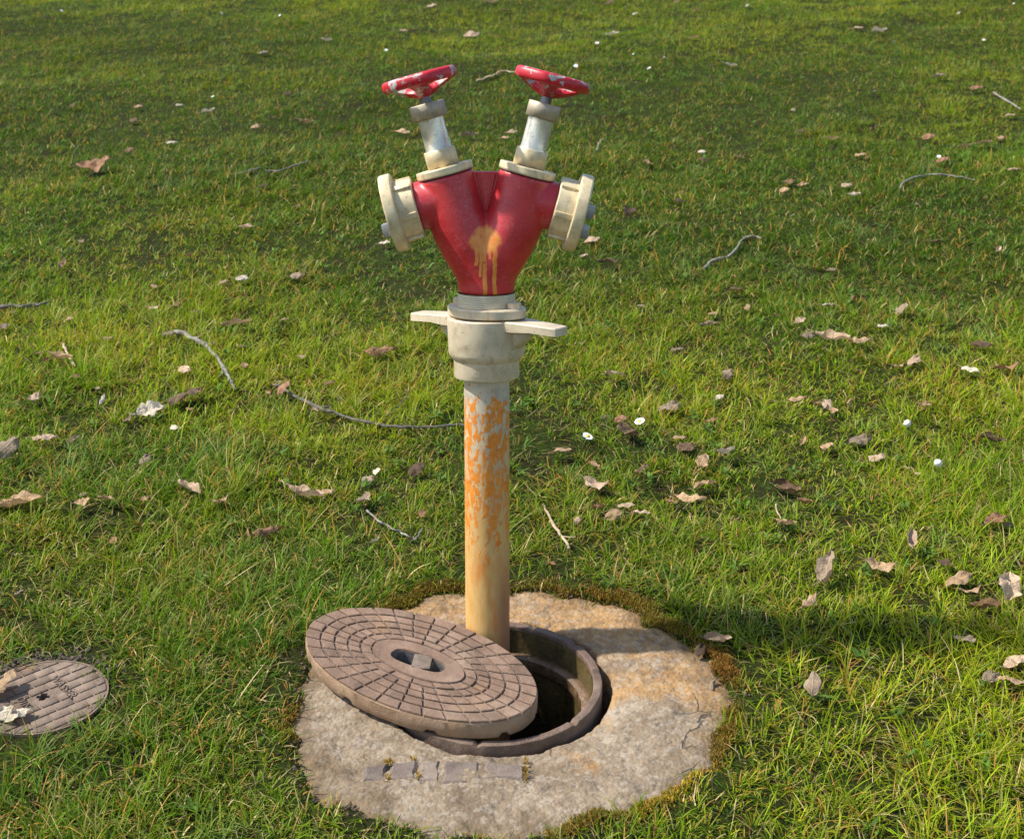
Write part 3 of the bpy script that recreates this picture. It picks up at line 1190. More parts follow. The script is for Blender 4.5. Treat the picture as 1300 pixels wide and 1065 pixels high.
# ------------------------------------------------------------------ fallen leaves
def leaf_mesh(kind, seed):
    """a dead leaf about 1 long: grid across midrib, lobed or plain outline, bent, rolled and crumpled"""
    rnd = random.Random(seed)
    nu, nv = 17, 7
    bend = rnd.uniform(-.6, .9)
    roll = {'flat': rnd.uniform(.3, .9), 'oak': rnd.uniform(.4, 1.1), 'roll': rnd.uniform(2.2, 3.6)}[kind] * rnd.choice((1, 1, -1))
    twist = rnd.uniform(-.7, .7)
    wide = {'flat': .30, 'oak': .30, 'roll': .26}[kind]
    off = Vector((rnd.uniform(0, 50), rnd.uniform(0, 50), 0))
    V = []
    for i in range(nu):
        t = i / (nu - 1)
        w = wide * (sin(pi * min(1, t ** .85 * .97 + .03)) ** .8)
        if kind == 'oak':
            w *= .72 + .45 * abs(cos(t * pi * 3.6 + .4))
        for j in range(nv):
            v = (j / (nv - 1) - .5) * 2
            wj = w * (1 + .18 * mnoise.noise(off + Vector((t * 5, v * 2, 0))))
            a = v * roll * .5
            if abs(roll) > .05:
                R = 2 * wj / abs(roll) if wj > 0 else 0
                y = R * sin(abs(a)) * (1 if v > 0 else -1)
                z = R * (1 - cos(a)) * (1 if roll > 0 else -1)
            else:
                y, z = wj * v, 0
            x = t - .5
            z += bend * (x * x - .1) * .9 + .15 * mnoise.noise(off + Vector((t * 3.3, v * 1.6, 5))) + .055 * mnoise.noise(off + Vector((t * 11, v * 5, 9)))
            c, s = cos(twist * x), sin(twist * x)
            V.append((x, y * c - z * s, y * s + z * c))
    F = [(i * nv + j, i * nv + j + 1, (i + 1) * nv + j + 1, (i + 1) * nv + j) for i in range(nu - 1) for j in range(nv - 1)]
    # stalk
    b0 = len(V)
    p0 = Vector(V[nv // 2])
    for q in range(3):
        p = p0 + Vector((-.13 * q, .02 * q * q, .02 * q))
        for k in range(3):
            V.append((p.x, p.y + .012 * cos(2.1 * k), p.z + .012 * sin(2.1 * k)))
    for q in range(2):
        for k in range(3):
            F.append((b0 + q * 3 + k, b0 + q * 3 + (k + 1) % 3, b0 + q * 3 + 3 + (k + 1) % 3, b0 + q * 3 + 3 + k))
    zmin = min(v[2] for v in V[:b0])
    V = [(x, y, z - zmin) for x, y, z in V]
    me = bpy.data.meshes.new("dead_leaf")
    me.from_pydata(V, [], F)
    me.polygons.foreach_set("use_smooth", [True] * len(F))
    return me


LEAF_MESH = {}
def get_leaf(kind, col, var):
    key = (kind, col, var)
    if key not in LEAF_MESH:
        me = leaf_mesh(kind, 100 + var * 7 + {'flat': 0, 'oak': 31, 'roll': 67}[kind])
        me.materials.append(LEAF[col])
        LEAF_MESH[key] = me
    return LEAF_MESH[key]


LEAF_SPOTS = []      # (x, y, radius) so that the grass is pressed down below a leaf
CLASS_LABEL = {
    'cream': ("small cream-white dead leaf scrap scattered in the lawn", "cream scraps of dead leaf in the lawn"),
    'tan': ("small tan dead leaf lying among the grass blades", "tan dead leaves in the lawn"),
    'red': ("small reddish brown dead leaf half sunk in the grass", "reddish brown dead leaves in the lawn"),
    'dark': ("small dark brown shrivelled leaf in the grass", "dark brown shrivelled leaves in the lawn"),
    'grey': ("small greyish weathered dead leaf in the grass", "greyish dead leaves in the lawn"),
    'pink': ("small pale pinkish dry leaf on the grass", "pale pinkish dead leaves in the lawn"),
}
# px, py, size in px, colour, shape, image angle of the leaf (degrees), own label
LEAVES = [
    (122, 217, 40, 'red', 'oak', 5, "reddish brown lobed leaf lying alone in short grass up the slope"),
    (90, 177, 15, 'dark', 'roll', 80, None), (170, 155, 15, 'dark', 'flat', -40, None), (92, 138, 12, 'tan', 'roll', 70, None),
    (176, 137, 11, 'tan', 'flat', 20, None), (218, 183, 12, 'cream', 'flat', 10, None), (265, 143, 16, 'cream', 'roll', 5, None),
    (228, 137, 9, 'cream', 'flat', 0, None), (335, 237, 13, 'dark', 'flat', 20, None), (389, 160, 20, 'tan', 'roll', -12, None),
    (313, 292, 18, 'pink', 'roll', -5, None), (325, 165, 13, 'tan', 'flat', 15, None), (415, 55, 14, 'cream', 'roll', -8, None),
    (335, 69, 11, 'cream', 'flat', 15, None), (367, 120, 11, 'dark', 'flat', 5, None), (165, 192, 13, 'red', 'flat', 20, None), (325, 40, 10, 'grey', 'flat', 0, None),
    (79, 343, 24, 'tan', 'roll', 82, "upright tan curled leaf standing in grass near the dark stick"),
    (308, 357, 17, 'cream', 'flat', 5, None), (283, 361, 14, 'pink', 'flat', 20, None), (222, 392, 13, 'red', 'flat', 20, None),
    (300, 417, 34, 'tan', 'roll', 8, "long tan folded leaf beyond the grey bent twig"),
    (378, 355, 18, 'grey', 'flat', -5, None), (78, 461, 30, 'tan', 'roll', -5, "thin tan rolled leaf with a dry stalk crossing it"),
    (43, 508, 19, 'pink', 'oak', 60, None), (131, 512, 18, 'cream', 'roll', 80, None),
    (192, 523, 34, 'cream', 'oak', 12, "bright cream lobed leaf touching a large dark brown leaf"),
    (237, 510, 52, 'dark', 'oak', 35, "large dark brown lobed leaf beside a bright cream leaf"),
    (222, 549, 14, 'cream', 'flat', -20, None), (58, 562, 30, 'pink', 'flat', 5, "pale folded leaf propped in tall grass beside a grey one"),
    (9, 580, 40, 'grey', 'flat', 60, "grey brown standing leaf with a pale midrib in tall grass"),
    (185, 590, 20, 'grey', 'flat', 60, None), (95, 562, 18, 'grey', 'roll', 40, None),
    (240, 627, 44, 'pink', 'roll', -25, "long pinkish tan rolled leaf lying slantwise in the grass"),
    (280, 641, 24, 'tan', 'oak', 10, None), (27, 642, 54, 'tan', 'roll', 4, "broad tan brown rolled leaf with a dark hollow side"),
    (135, 640, 24, 'tan', 'roll', -10, None), (387, 633, 48, 'pink', 'roll', -8, "pinkish tan leaf rolled along its length left of the pipe"),
    (338, 680, 38, 'red', 'roll', 15, "thin brown curled leaf edge above the brown pit cover"),
    (362, 502, 24, 'red', 'flat', 60, "small brown leaf under the end of the long dark twig"),
    (484, 453, 40, 'red', 'roll', 3, "slender brown rolled leaf lying behind the long dark twig"),
    (467, 610, 20, 'pink', 'flat', 30, None), (479, 606, 14, 'cream', 'flat', 80, None), (462, 638, 26, 'grey', 'oak', 40, None), (477, 690, 13, 'cream', 'roll', 25, None),
    (530, 600, 28, 'dark', 'flat', 40, None), (305, 442, 15, 'dark', 'flat', 0, None), (215, 428, 17, 'grey', 'flat', 0, None), (235, 474, 20, 'pink', 'flat', -20, None), (418, 490, 14, 'red', 'flat', 10, None),
    (780, 484, 24, 'pink', 'oak', -60, None), (850, 521, 34, 'grey', 'flat', 20, "smooth grey brown leaf behind the three daisies"),
    (795, 555, 38, 'dark', 'oak', -50, "dark brown leaf just below the three daisies"),
    (872, 571, 30, 'dark', 'flat', -40, "dark brown folded leaf beside two pale curled ones"),
    (891, 592, 24, 'tan', 'oak', 60, None), (923, 581, 30, 'cream', 'roll', 25, "pale ribbed curled leaf next to a dark folded one"),
    (755, 598, 22, 'tan', 'roll', -45, None), (757, 622, 34, 'pink', 'oak', -20, "pinkish leaf with dark edge below the daisies"),
    (817, 602, 20, 'dark', 'flat', 20, None), (780, 657, 24, 'tan', 'flat', 10, None), (796, 650, 22, 'pink', 'flat', -10, None), (813, 655, 22, 'pink', 'flat', -5, None),
    (877, 646, 38, 'tan', 'roll', -60, "tan pleated leaf standing on edge in the grass"),
    (895, 623, 28, 'tan', 'oak', 10, None), (733, 664, 13, 'pink', 'flat', 60, None), (903, 540, 18, 'red', 'flat', 10, None), (923, 478, 22, 'pink', 'flat', 40, None),
    (913, 506, 15, 'cream', 'flat', 20, None), (711, 580, 28, 'tan', 'flat', 5, None), (860, 445, 16, 'grey', 'flat', 0, None),
    (933, 373, 20, 'dark', 'flat', 10, None), (949, 393, 13, 'tan', 'flat', 80, None), (900, 418, 22, 'grey', 'roll', 5, None),
    (1058, 436, 40, 'pink', 'roll', -10, "long pale rolled leaf lying end to end with another"), (1092, 439, 30, 'tan', 'roll', 5, None),
    (1027, 431, 18, 'grey', 'flat', 0, None), (1145, 396, 26, 'grey', 'oak', 40, None), (1121, 416, 15, 'cream', 'flat', 10, None), (1052, 390, 15, 'cream', 'flat', 0, None),
    (1161, 461, 24, 'pink', 'flat', 30, None), (1247, 444, 26, 'dark', 'oak', -20, None), (1280, 471, 30, 'red', 'oak', 0, "reddish brown crinkled leaf beside a pale one"), (1232, 475, 24, 'cream', 'flat', -30, None),
    (1012, 514, 24, 'tan', 'roll', 0, None), (1049, 519, 20, 'pink', 'flat', 60, None), (1092, 562, 32, 'grey', 'flat', 10, "flat grey leaf half covered by grass near two closed daisies"),
    (1113, 583, 26, 'pink', 'flat', 20, None), (1050, 570, 22, 'tan', 'oak', 40, None), (1020, 567, 18, 'tan', 'roll', 70, None),
    (1002, 625, 44, 'dark', 'roll', -35, "dark brown twisted leaf standing in tall grass"), (1260, 566, 32, 'dark', 'roll', -30, None), (906, 400, 12, 'tan', 'flat', 0, None),
    (997, 672, 26, 'tan', 'roll', -55, "tan leaf hanging from a long pale stalk"), (1052, 735, 54, 'grey', 'roll', 62, "long greyish brown rolled leaf pointing up the slope"),
    (1029, 772, 40, 'tan', 'roll', 35, "smooth orange tan rolled leaf below a long greyish one"), (1118, 726, 36, 'tan', 'oak', -10, "ragged orange tan leaf woven into the grass"),
    (1265, 668, 32, 'red', 'oak', 10, "brown crumpled leaf lying alone on the grass at the right"), (1154, 696, 32, 'pink', 'roll', 75, None),
    (1217, 741, 40, 'tan', 'flat', 15, "tan leaf under bent grass blades in the leaf pile"), (1232, 757, 26, 'tan', 'oak', 0, None), (1277, 756, 46, 'pink', 'oak', 65, "large pinkish upright lobed leaf in the leaf pile"),
    (1254, 774, 38, 'red', 'roll', -10, "shiny brown rolled leaf at the foot of the leaf pile"), (1223, 817, 30, 'grey', 'flat', -20, None),
    (913, 823, 34, 'grey', 'roll', -60, "greyish brown rolled leaf at the edge of the concrete"), (889, 822, 22, 'dark', 'flat', 60, None),
    (1032, 877, 34, 'grey', 'flat', 75, "pale grey upright leaf in the shadow of the hydrant head"), (903, 872, 24, 'grey', 'roll', 70, "pale grey curled leaf against the concrete edge"),
    (1290, 843, 36, 'pink', 'flat', 20, "flat pinkish leaf lying over a tan leaf"), (1286, 874, 38, 'tan', 'flat', -20, "flat tan leaf lying under a pinkish leaf"), (1258, 864, 26, 'grey', 'flat', 10, None),
    (6, 874, 46, 'tan', 'flat', 60, "large tan folded leaf leaning over the small iron cover"), (4, 905, 34, 'cream', 'oak', 5, "cream ragged leaf lying on the small iron cover"), (24, 908, 34, 'cream', 'flat', 20, "pale curled leaf on the edge of the small iron cover"),
    (1240, 116, 18, 'red', 'flat', 10, None), (1282, 149, 15, 'pink', 'flat', 10, None), (1270, 177, 17, 'tan', 'flat', 45, None), (1226, 188, 18, 'tan', 'roll', 0, None), (1250, 185, 18, 'tan', 'flat', 5, None),
    (1179, 178, 18, 'red', 'flat', 10, None), (1057, 181, 16, 'tan', 'roll', 8, None), (1092, 199, 13, 'tan', 'flat', 0, None), (1108, 167, 16, 'dark', 'roll', 60, None), (893, 208, 14, 'dark', 'flat', 0, None), (891, 195, 10, 'cream', 'flat', 0, None),
    (938, 203, 12, 'dark', 'flat', 0, None), (996, 245, 13, 'tan', 'flat', 5, None), (1019, 236, 14, 'tan', 'roll', 5, None), (1002, 233, 14, 'red', 'flat', 0, None), (1085, 255, 15, 'cream', 'roll', -60, None), (1075, 237, 14, 'pink', 'flat', 0, None),
    (1197, 208, 18, 'red', 'flat', 10, None), (1189, 309, 16, 'dark', 'flat', 10, None), (1267, 322, 15, 'pink', 'roll', 60, None), (1287, 218, 14, 'pink', 'flat', 0, None), (1193, 100, 16, 'grey', 'flat', 0, None),
    (928, 85, 14, 'cream', 'roll', 0, None), (1116, 42, 20, 'cream', 'roll', 8, None), (1088, 38, 14, 'pink', 'flat', 0, None), (881, 50, 11, 'tan', 'flat', 0, None), (886, 14, 9, 'dark', 'flat', 0, None),
    (949, 9, 10, 'cream', 'roll', 45, None), (807, 19, 11, 'cream', 'flat', 45, None), (858, 7, 13, 'pink', 'roll', 40, None), (775, 5, 13, 'dark', 'flat', 0, None), (599, 47, 20, 'pink', 'flat', 5, None), (548, 10, 12, 'pink', 'flat', 0, None), (626, 4, 14, 'pink', 'roll', 0, None),
    (643, 17, 11, 'dark', 'flat', 0, None), (526, 41, 12, 'dark', 'roll', 20, None), (778, 47, 16, 'cream', 'roll', 0, None), (799, 274, 26, 'dark', 'oak', 50, "dark curled leaf with a pale tip right of the hydrant head"), (862, 257, 14, 'dark', 'flat', 0, None),
    (511, 172, 18, 'tan', 'flat', 0, None), (596, 175, 20, 'grey', 'roll', -5, None), (650, 169, 13, 'pink', 'flat', 0, None), (640, 178, 12, 'tan', 'flat', 0, None), (822, 211, 16, 'tan', 'roll', -40, None), (488, 311, 14, 'cream', 'flat', 0, None), (512, 42, 10, 'pink', 'flat', 0, None),
    (772, 338, 26, 'dark', 'roll', -5, "dark hollow leaf beneath the right hose coupling"), (742, 327, 14, 'pink', 'flat', 30, None), (752, 309, 20, 'pink', 'flat', 10, None),
]
_r = random.Random(77)
for _ in range(64):      # the many small scraps between the larger leaves, in loose drifts
    _q = _r.choice([(300, 500), (130, 470), (850, 600), (1050, 540), (1200, 480), (1220, 700), (960, 420), (240, 330), (90, 690), (1080, 200), (740, 640), (430, 640)])
    _x, _y = _q[0] + _r.gauss(0, 75), _q[1] + _r.gauss(0, 60)
    if 5 < _x < 1295 and 20 < _y < 760 and not (560 < _x < 690):
        LEAVES.append((_x, _y, _r.uniform(.5, 1.0) * (8 + _y / 55), _r.choice(('tan', 'red', 'dark', 'tan', 'pink', 'red', 'grey')), _r.choice(('flat', 'roll', 'oak')), _r.uniform(-50, 50), None))
ANCHORS = [(260, 440, "near the pale grey bent twig"), (430, 560, "near the long thin dark twig"), (775, 540, "near the three open daisies"), (1170, 565, "near the two closed daisies"),
           (925, 320, "near the crooked grey twig"), (1190, 225, "near the thin arched grey twig"), (30, 388, "near the straight dark stick"), (620, 60, "beyond the red handwheels"), (620, 175, "behind the hydrant head"),
           (1245, 770, "near the leaf pile"), (875, 600, "near the dark folded leaf"), (905, 820, "at the edge of the concrete"), (60, 885, "by the small iron cover"), (120, 217, "near the lone reddish lobed leaf"),
           (510, 672, "near the thin hooked twig"), (1280, 128, "near the short straight grey twig"), (1075, 438, "near the two leaves lying end to end"), (720, 300, "near the right hose coupling"), (490, 290, "near the left hose coupling"),
           (370, 212, "near the faint thin grey twig"), (1040, 750, "near the long greyish rolled leaf"), (30, 600, "near the grey leaf with a pale midrib"), (240, 620, "near the slanting pinkish rolled leaf"), (945, 40, "high on the slope right of the hydrant"), (300, 60, "high on the slope left of the hydrant")]
SIZE_WORD = lambda px: "tiny" if px < 13 else "small" if px < 22 else "fair-sized"
COL_WORD = {'cream': "cream-white", 'tan': "tan", 'red': "reddish brown", 'dark': "dark brown", 'grey': "greyish", 'pink': "pale pinkish"}
SHAPE_WORD = {'flat': "flat", 'roll': "curled", 'oak': "lobed"}


def near_what(px, py):
    return min(ANCHORS, key=lambda q: (q[0] - px) ** 2 + ((q[1] - py) * 1.6) ** 2)[2]


for idx, (px, py, size, colr, shape, ang, lab) in enumerate(LEAVES):
    rnd = random.Random(idx * 13 + 5)
    p, mpp = ground_at(px, py, .015)
    L = size * mpp * (1.12 if abs(ang) >= 55 else 1.08)
    o = bpy.data.objects.new("dead_leaf", get_leaf(shape, colr, rnd.randrange(4)))
    COL.objects.link(o)
    # angle in the picture -> angle on the lawn (foreshortened about two to one)
    th = atan2(sin(radians(ang)) * 1.9, cos(radians(ang)))
    steep = abs(ang) >= 55
    stand = radians(rnd.uniform(8, 20)) if steep else radians(rnd.uniform(-4, 14))
    R0 = Matrix.Rotation(SLOPE, 4, 'X') @ Matrix.Rotation(th if not steep else radians(90 + (ang - 90) * .8), 4, 'Z') @ Matrix.Rotation(-stand, 4, 'Y') @ Matrix.Rotation(rnd.uniform(-.5, .5), 4, 'X')
    onc = hypot(p.x - COV2[0], p.y - COV2[1]) < .14
    lift = .012 if onc else .016 + .012 * rnd.random()
    z0 = float(gz(p.x, p.y)) + lift + (L * .42 * sin(stand) if steep else 0)
    o.matrix_world = Matrix.Translation((p.x, p.y, z0)) @ R0 @ Matrix.Diagonal((L, L, L, 1))
    LEAF_SPOTS.append((p.x, p.y, L * .46))
    if lab:
        tag(o, lab, "leaf", "fallen leaves")
    else:
        tag(o, "%s %s %s dead leaf %s" % (SIZE_WORD(size), COL_WORD[colr], SHAPE_WORD[shape], near_what(px, py)), "leaf", CLASS_LABEL[colr][1])

# ------------------------------------------------------------------ fallen twigs
TWIGS = [
    ([(222, 420), (240, 427), (258, 437), (274, 452), (284, 468), (292, 482), (298, 495)], 3.0, 2.0, M_TWIG, "pale grey bent twig lying on the grass near the large dark leaf"),
    ([(350, 489), (365, 497), (395, 514), (430, 526), (470, 537), (510, 542), (550, 541), (590, 539)], 2.4, 1.3, M_TWIGD, "long thin dark twig curving through the grass to the orange pipe"),
    ([(893, 342), (905, 332), (924, 326), (934, 316), (945, 303), (955, 300), (966, 303)], 2.2, 1.0, M_TWIG, "crooked grey twig lying on the slope right of the hydrant"),
    ([(-12, 393), (8, 389), (30, 389), (48, 387), (63, 383)], 2.6, 1.4, M_TWIGD, "straight dark stick with a pale underside lying in the grass"),
    ([(466, 648), (485, 664), (502, 672), (515, 679), (526, 684), (531, 679), (537, 671)], 1.5, .9, M_TWIG, "thin pale twig with a hooked end before the pipe"),
    ([(1143, 240), (1150, 230), (1172, 223), (1192, 221), (1215, 224), (1238, 229)], 1.5, .8, M_TWIG, "thin arched grey twig far up the right slope"),
    ([(604, 103), (622, 98), (630, 94), (640, 91), (655, 92), (672, 89)], 1.4, .8, M_TWIGT, "thin brown twig on the grass between the two red handwheels"),
    ([(1262, 118), (1278, 128), (1296, 139)], 1.4, .9, M_TWIG, "short straight grey twig high on the slope"),
    ([(337, 217), (352, 218), (372, 211), (392, 205)], 1.2, .7, M_TWIG, "faint thin grey twig in short grass up the left slope"),
    ([(690, 640), (697, 655), (706, 671), (716, 684), (723, 696)], 1.6, 1.9, M_TWIGT, "tan dry stalk lying slantwise just right of the pipe"),
    ([(985, 640), (989, 655), (995, 668)], .9, .9, M_TWIGT, "thin pale stalk rising from a tan leaf"),
    ([(757, 192), (760, 182), (767, 177)], 1.1, .8, M_TWIG, "tiny pale twig right of the right bonnet"),
    ([(80, 438), (86, 450), (95, 464)], 1.7, 1.2, M_TWIGT, "short brown stalk crossing a thin tan leaf"),
    ([(330, 212), (314, 218), (300, 222)], .8, .6, M_TWIG, "short faint sprig beside a thin grey twig"),
    ([(518, 497), (512, 508), (500, 520), (490, 528)], 1.0, .6, M_TWIGD, "thin dark sprig branching above the long dark twig"),
]
for i, (pp, r0, r1, mt, lab) in enumerate(TWIGS):
    rnd = random.Random(i + 40)
    pts, rad = [], []
    n = len(pp)
    for k in range((n - 1) * 4 + 1):
        f = k / 4
        j = min(int(f), n - 2)
        t = f - j
        a0, a1, a2, a3 = pp[max(j - 1, 0)], pp[j], pp[j + 1], pp[min(j + 2, n - 1)]
        q = [.5 * (2 * a1[c] + (a2[c] - a0[c]) * t + (2 * a0[c] - 5 * a1[c] + 4 * a2[c] - a3[c]) * t * t + (3 * a1[c] - a0[c] - 3 * a2[c] + a3[c]) * t ** 3) for c in (0, 1)]
        p, mpp = ground_at(q[0] + rnd.uniform(-1.1, 1.1), q[1] + rnd.uniform(-.9, .9), .017 + .004 * sin(k * 1.3 + i))
        u = k / ((n - 1) * 4)
        pts.append(p)
        rad.append((r0 + (r1 - r0) * u) * mpp * rnd.uniform(.72, 1.35))
        if k % 3 == 0:
            LEAF_SPOTS.append((p.x, p.y, .008))
    bm = bmesh.new()
    base = pts[0].copy()
    tube(bm, [p - base for p in pts], rad, 7)
    if len(pts) > 14:      # a snapped side shoot and a few knots
        for k0 in (len(pts) // 3, len(pts) * 2 // 3):
            d = (pts[k0 + 1] - pts[k0]).normalized()
            sd = Vector((-d.y, d.x, .25)) * rnd.choice((-1, 1))
            Ls = rnd.uniform(.012, .035)
            q0 = pts[k0] - base
            tube(bm, [q0, q0 + (d * .6 + sd * .5) * Ls, q0 + (d * .9 + sd) * Ls], [rad[k0] * .7, rad[k0] * .5, rad[k0] * .25], 6)
    o = build("twig", bm, mt, None, True, 80)
    o.location = base
    tag(o, lab, "twig", "fallen twigs")

# ------------------------------------------------------------------ daisies
def daisy_meshes():
    rnd = random.Random(3)
    bm = bmesh.new()
    for i in range(22):
        a = 2 * pi * i / 22 + rnd.uniform(-.05, .05)
        L = rnd.uniform(.0098, .0118)
        R_ = Matrix.Rotation(a, 4, 'Z')
        row = [(.003, .0008, 0), (.006, .0014, .0008), (L * .85, .0016, .0012), (L, .0007, .0008)]
        dz = rnd.uniform(-.0005, .0008)
        vs = [(bm.verts.new(R_ @ Vector((x, -w, z + dz))), bm.verts.new(R_ @ Vector((x, w, z + dz)))) for x, w, z in row]
        for A, B in zip(vs, vs[1:]):
            bm.faces.new((A[0], B[0], B[1], A[1]))
    pet = bpy.data.meshes.new("petals")
    bm.to_mesh(pet)
    bm.free()
    pet.materials.append(M_PETAL)
    bm = bmesh.new()
    lathe(bm, [(.0046, 0), (.0049, .001), (.0040, .0026), (.002, .0036), (.0004, .0038)], 16)
    disc = bpy.data.meshes.new("flower_centre")
    bm.to_mesh(disc)
    bm.free()
    disc.materials.append(M_YELLOW)
    bm = bmesh.new()
    tube(bm, [(.004, .003, -.055), (.002, .001, -.03), (0, 0, -.001)], [.0009, .0008, .0011], 6)
    stem = bpy.data.meshes.new("flower_stem")
    bm.to_mesh(stem)
    bm.free()
    stem.materials.append(M_STEM)
    bm = bmesh.new()   # closed bud: petals drawn together
    lathe(bm, [(.002, -.003), (.0065, .001), (.0088, .006), (.0080, .011), (.0050, .0135), (.001, .0125)], 18, scallop=lambda r, z, a: r * .82 * (1 + .2 * cos(9 * a)))
    bud = bpy.data.meshes.new("closed_petals")
    bm.to_mesh(bud)
    bm.free()
    bud.materials.append(M_PETAL)
    return pet, disc, stem, bud


PET, DISC, STEMM, BUD = daisy_meshes()
DAISY = [(746, 554, 1, "open white daisy with yellow centre, lowest of three above the dark leaf"), (769, 530, 1, "open white daisy with yellow centre, farthest up the slope of three"), (812, 535, 1, "open white daisy with yellow centre touching the dark leaf"),
         (1153, 540, 0, "closed white daisy standing in grass above a flat grey leaf"), (1191, 591, 0, "closed white daisy leaning beside the pinkish leaf")]
FAR = [(1110, 116), (916, 106), (1264, 91), (1249, 51), (1285, 40), (1164, 5), (1217, 17), (1007, 273), (731, 84), (355, 20), (281, 17), (270, 123), (78, 14), (1192, 199), (1239, 4), (1287, 5), (490, 64), (452, 73), (1245, 4), (804, 69), (824, 87), (843, 73), (758, 55), (1135, 53), (16, 396)]
for k, (px, py, is_open, lab) in enumerate(DAISY + [(a, b, 2, "tiny white daisy head in the lawn " + near_what(a, b)) for a, b in FAR]):
    rnd = random.Random(k + 9)
    p, mpp = ground_at(px, py, .045 if is_open != 2 else .03)
    near = is_open != 2
    tilt = (radians(rnd.uniform(20, 42)), radians(rnd.uniform(-15, 15)), rnd.uniform(0, 6))
    sc = rnd.uniform(1.2, 1.35) if near else rnd.uniform(.75, 1.15)
    if is_open == 1:
        d = empty("daisy", p, tilt)
        d.scale = (sc,) * 3
        for nm, me in (("petals", PET), ("flower_centre", DISC), ("flower_stem", STEMM)):
            link(nm, me, None, d)
    elif is_open == 0:
        d = empty("daisy", p, (radians(30), radians(rnd.uniform(-30, 50)), 0))
        d.scale = (sc,) * 3
        for nm, me in (("petals", BUD), ("flower_stem", STEMM)):
            link(nm, me, None, d)
    else:
        d = empty("daisy", p, tilt)
        d.scale = (sc,) * 3
        for nm, me in (("petals", PET), ("flower_stem", STEMM)):
            link(nm, me, None, d)
    tag(d, lab, "daisy", "daisies near the pipe" if near else "daisies high on the lawn")


# ------------------------------------------------------------------ grass, straw and moss
def blade_object(name, base, az, length, lean, curve, width, colour, tipc, segs, label, cat):
    """base (n,3), the other arrays (n,); one mesh of tapered bent blades"""
    n = len(base)
    ts = np.linspace(0, 1, segs + 1)
    hx, hy = np.cos(az), np.sin(az)
    tw = az + pi / 2 + RNG.normal(0, .5, n)
    sx, sy = np.cos(tw), np.sin(tw)
    nvb = segs * 2 + 1
    V = np.empty((n, nvb, 3), np.float32)
    Cc = np.empty((n, nvb, 4), np.float32)
    Cc[..., 3] = 1
    for i, t in enumerate(ts):
        ang = lean + curve * t * .5           # mean angle from vertical up to here
        d = length * t
        px = base[:, 0] + hx * d * np.sin(ang)
        py = base[:, 1] + hy * d * np.sin(ang)
        pz = base[:, 2] + d * np.cos(ang) + SL * hy * d * np.sin(ang)
        w = width * (1 - .25 * t if i < segs else 0) * .5
        cc = colour * (1 - t ** 1.5)[..., None] + tipc * (t ** 1.5)[..., None] if False else colour + (tipc - colour) * (t ** 1.6)
        if i < segs:
            w = width * .5 * (1.0 if t < .5 else 1 - (t - .5) * .9)
            for k, sgn in ((0, -1), (1, 1)):
                V[:, 2 * i + k, 0] = px + sx * w * sgn
                V[:, 2 * i + k, 1] = py + sy * w * sgn
                V[:, 2 * i + k, 2] = pz
                Cc[:, 2 * i + k, :3] = cc
        else:
            V[:, 2 * i, 0] = px
            V[:, 2 * i, 1] = py
            V[:, 2 * i, 2] = pz
            Cc[:, 2 * i, :3] = cc
    off = (np.arange(n) * nvb)[:, None]
    quads = np.concatenate([off + np.array([[2 * i, 2 * i + 1, 2 * i + 3, 2 * i + 2]]) for i in range(segs - 1)], 0) if segs > 1 else np.empty((0, 4), int)
    tris = off + np.array([[2 * segs - 2, 2 * segs - 1, 2 * segs]])
    loops = np.concatenate([quads.ravel(), tris.ravel()]).astype(np.int32)
    nq, ntq = len(quads), len(tris)
    me = bpy.data.meshes.new(name)
    me.vertices.add(n * nvb)
    me.vertices.foreach_set("co", V.ravel())
    me.loops.add(len(loops))
    me.loops.foreach_set("vertex_index", loops)
    me.polygons.add(nq + ntq)
    starts = np.concatenate([np.arange(nq) * 4, nq * 4 + np.arange(ntq) * 3]).astype(np.int32)
    me.polygons.foreach_set("loop_start", starts)
    me.update(calc_edges=True)
    at = me.color_attributes.new("blade_colour", 'FLOAT_COLOR', 'POINT')
    at.data.foreach_set("color", Cc.ravel())
    o = link(name, me, M_BLADE, None, True)
    return tag(o, label, cat, None, "stuff")


def half_width(y):
    return 0.36 * (y + 2.887) + .40


def scatter(n, y0, y1, bias=0.0):
    """places on the lawn inside a wedge wider than the view"""
    y = y0 + (y1 - y0) * RNG.random(n * 3)
    keep = RNG.random(len(y)) < half_width(y) / half_width(y1)
    y = y[keep]
    x = (RNG.random(len(y)) * 2 - 1) * half_width(y)
    return x[:n], y[:n]


def clear_of(x, y, margin=0.0):
    """signed clearance from apron and small cover, >0 outside"""
    dx, dy = x - CONC[0], (y - CONC[1]) / cos(SLOPE)
    c1 = np.hypot(dx, dy) - conc_edge(np.arctan2(dy, dx))
    ex, ey = x - COV2[0], (y - COV2[1]) / cos(SLOPE)
    th = np.arctan2(ey, ex)
    c2 = np.hypot(ex, ey) - (.117 + .008 * np.sin(3 * th + 1) + .006 * np.sin(8 * th))
    return np.minimum(c1, c2), c1, c2


def press(x, y):
    f = np.ones(len(x))
    for lx, ly, r in LEAF_SPOTS:
        near = np.abs(x - lx) < r
        if near.any():
            d = np.hypot(x[near] - lx, (y[near] - ly))
            f[near] = np.where(d < r, np.minimum(f[near], .30 + .4 * d / r), f[near])
    return f


G1 = np.array((.112, .222, .006))
G2 = np.array((.250, .325, .010))
G3 = np.array((.042, .108, .005))
G4 = np.array((.115, .205, .048))
STRAW = np.array((.58, .45, .20))
RUST = np.array((.42, .23, .050))


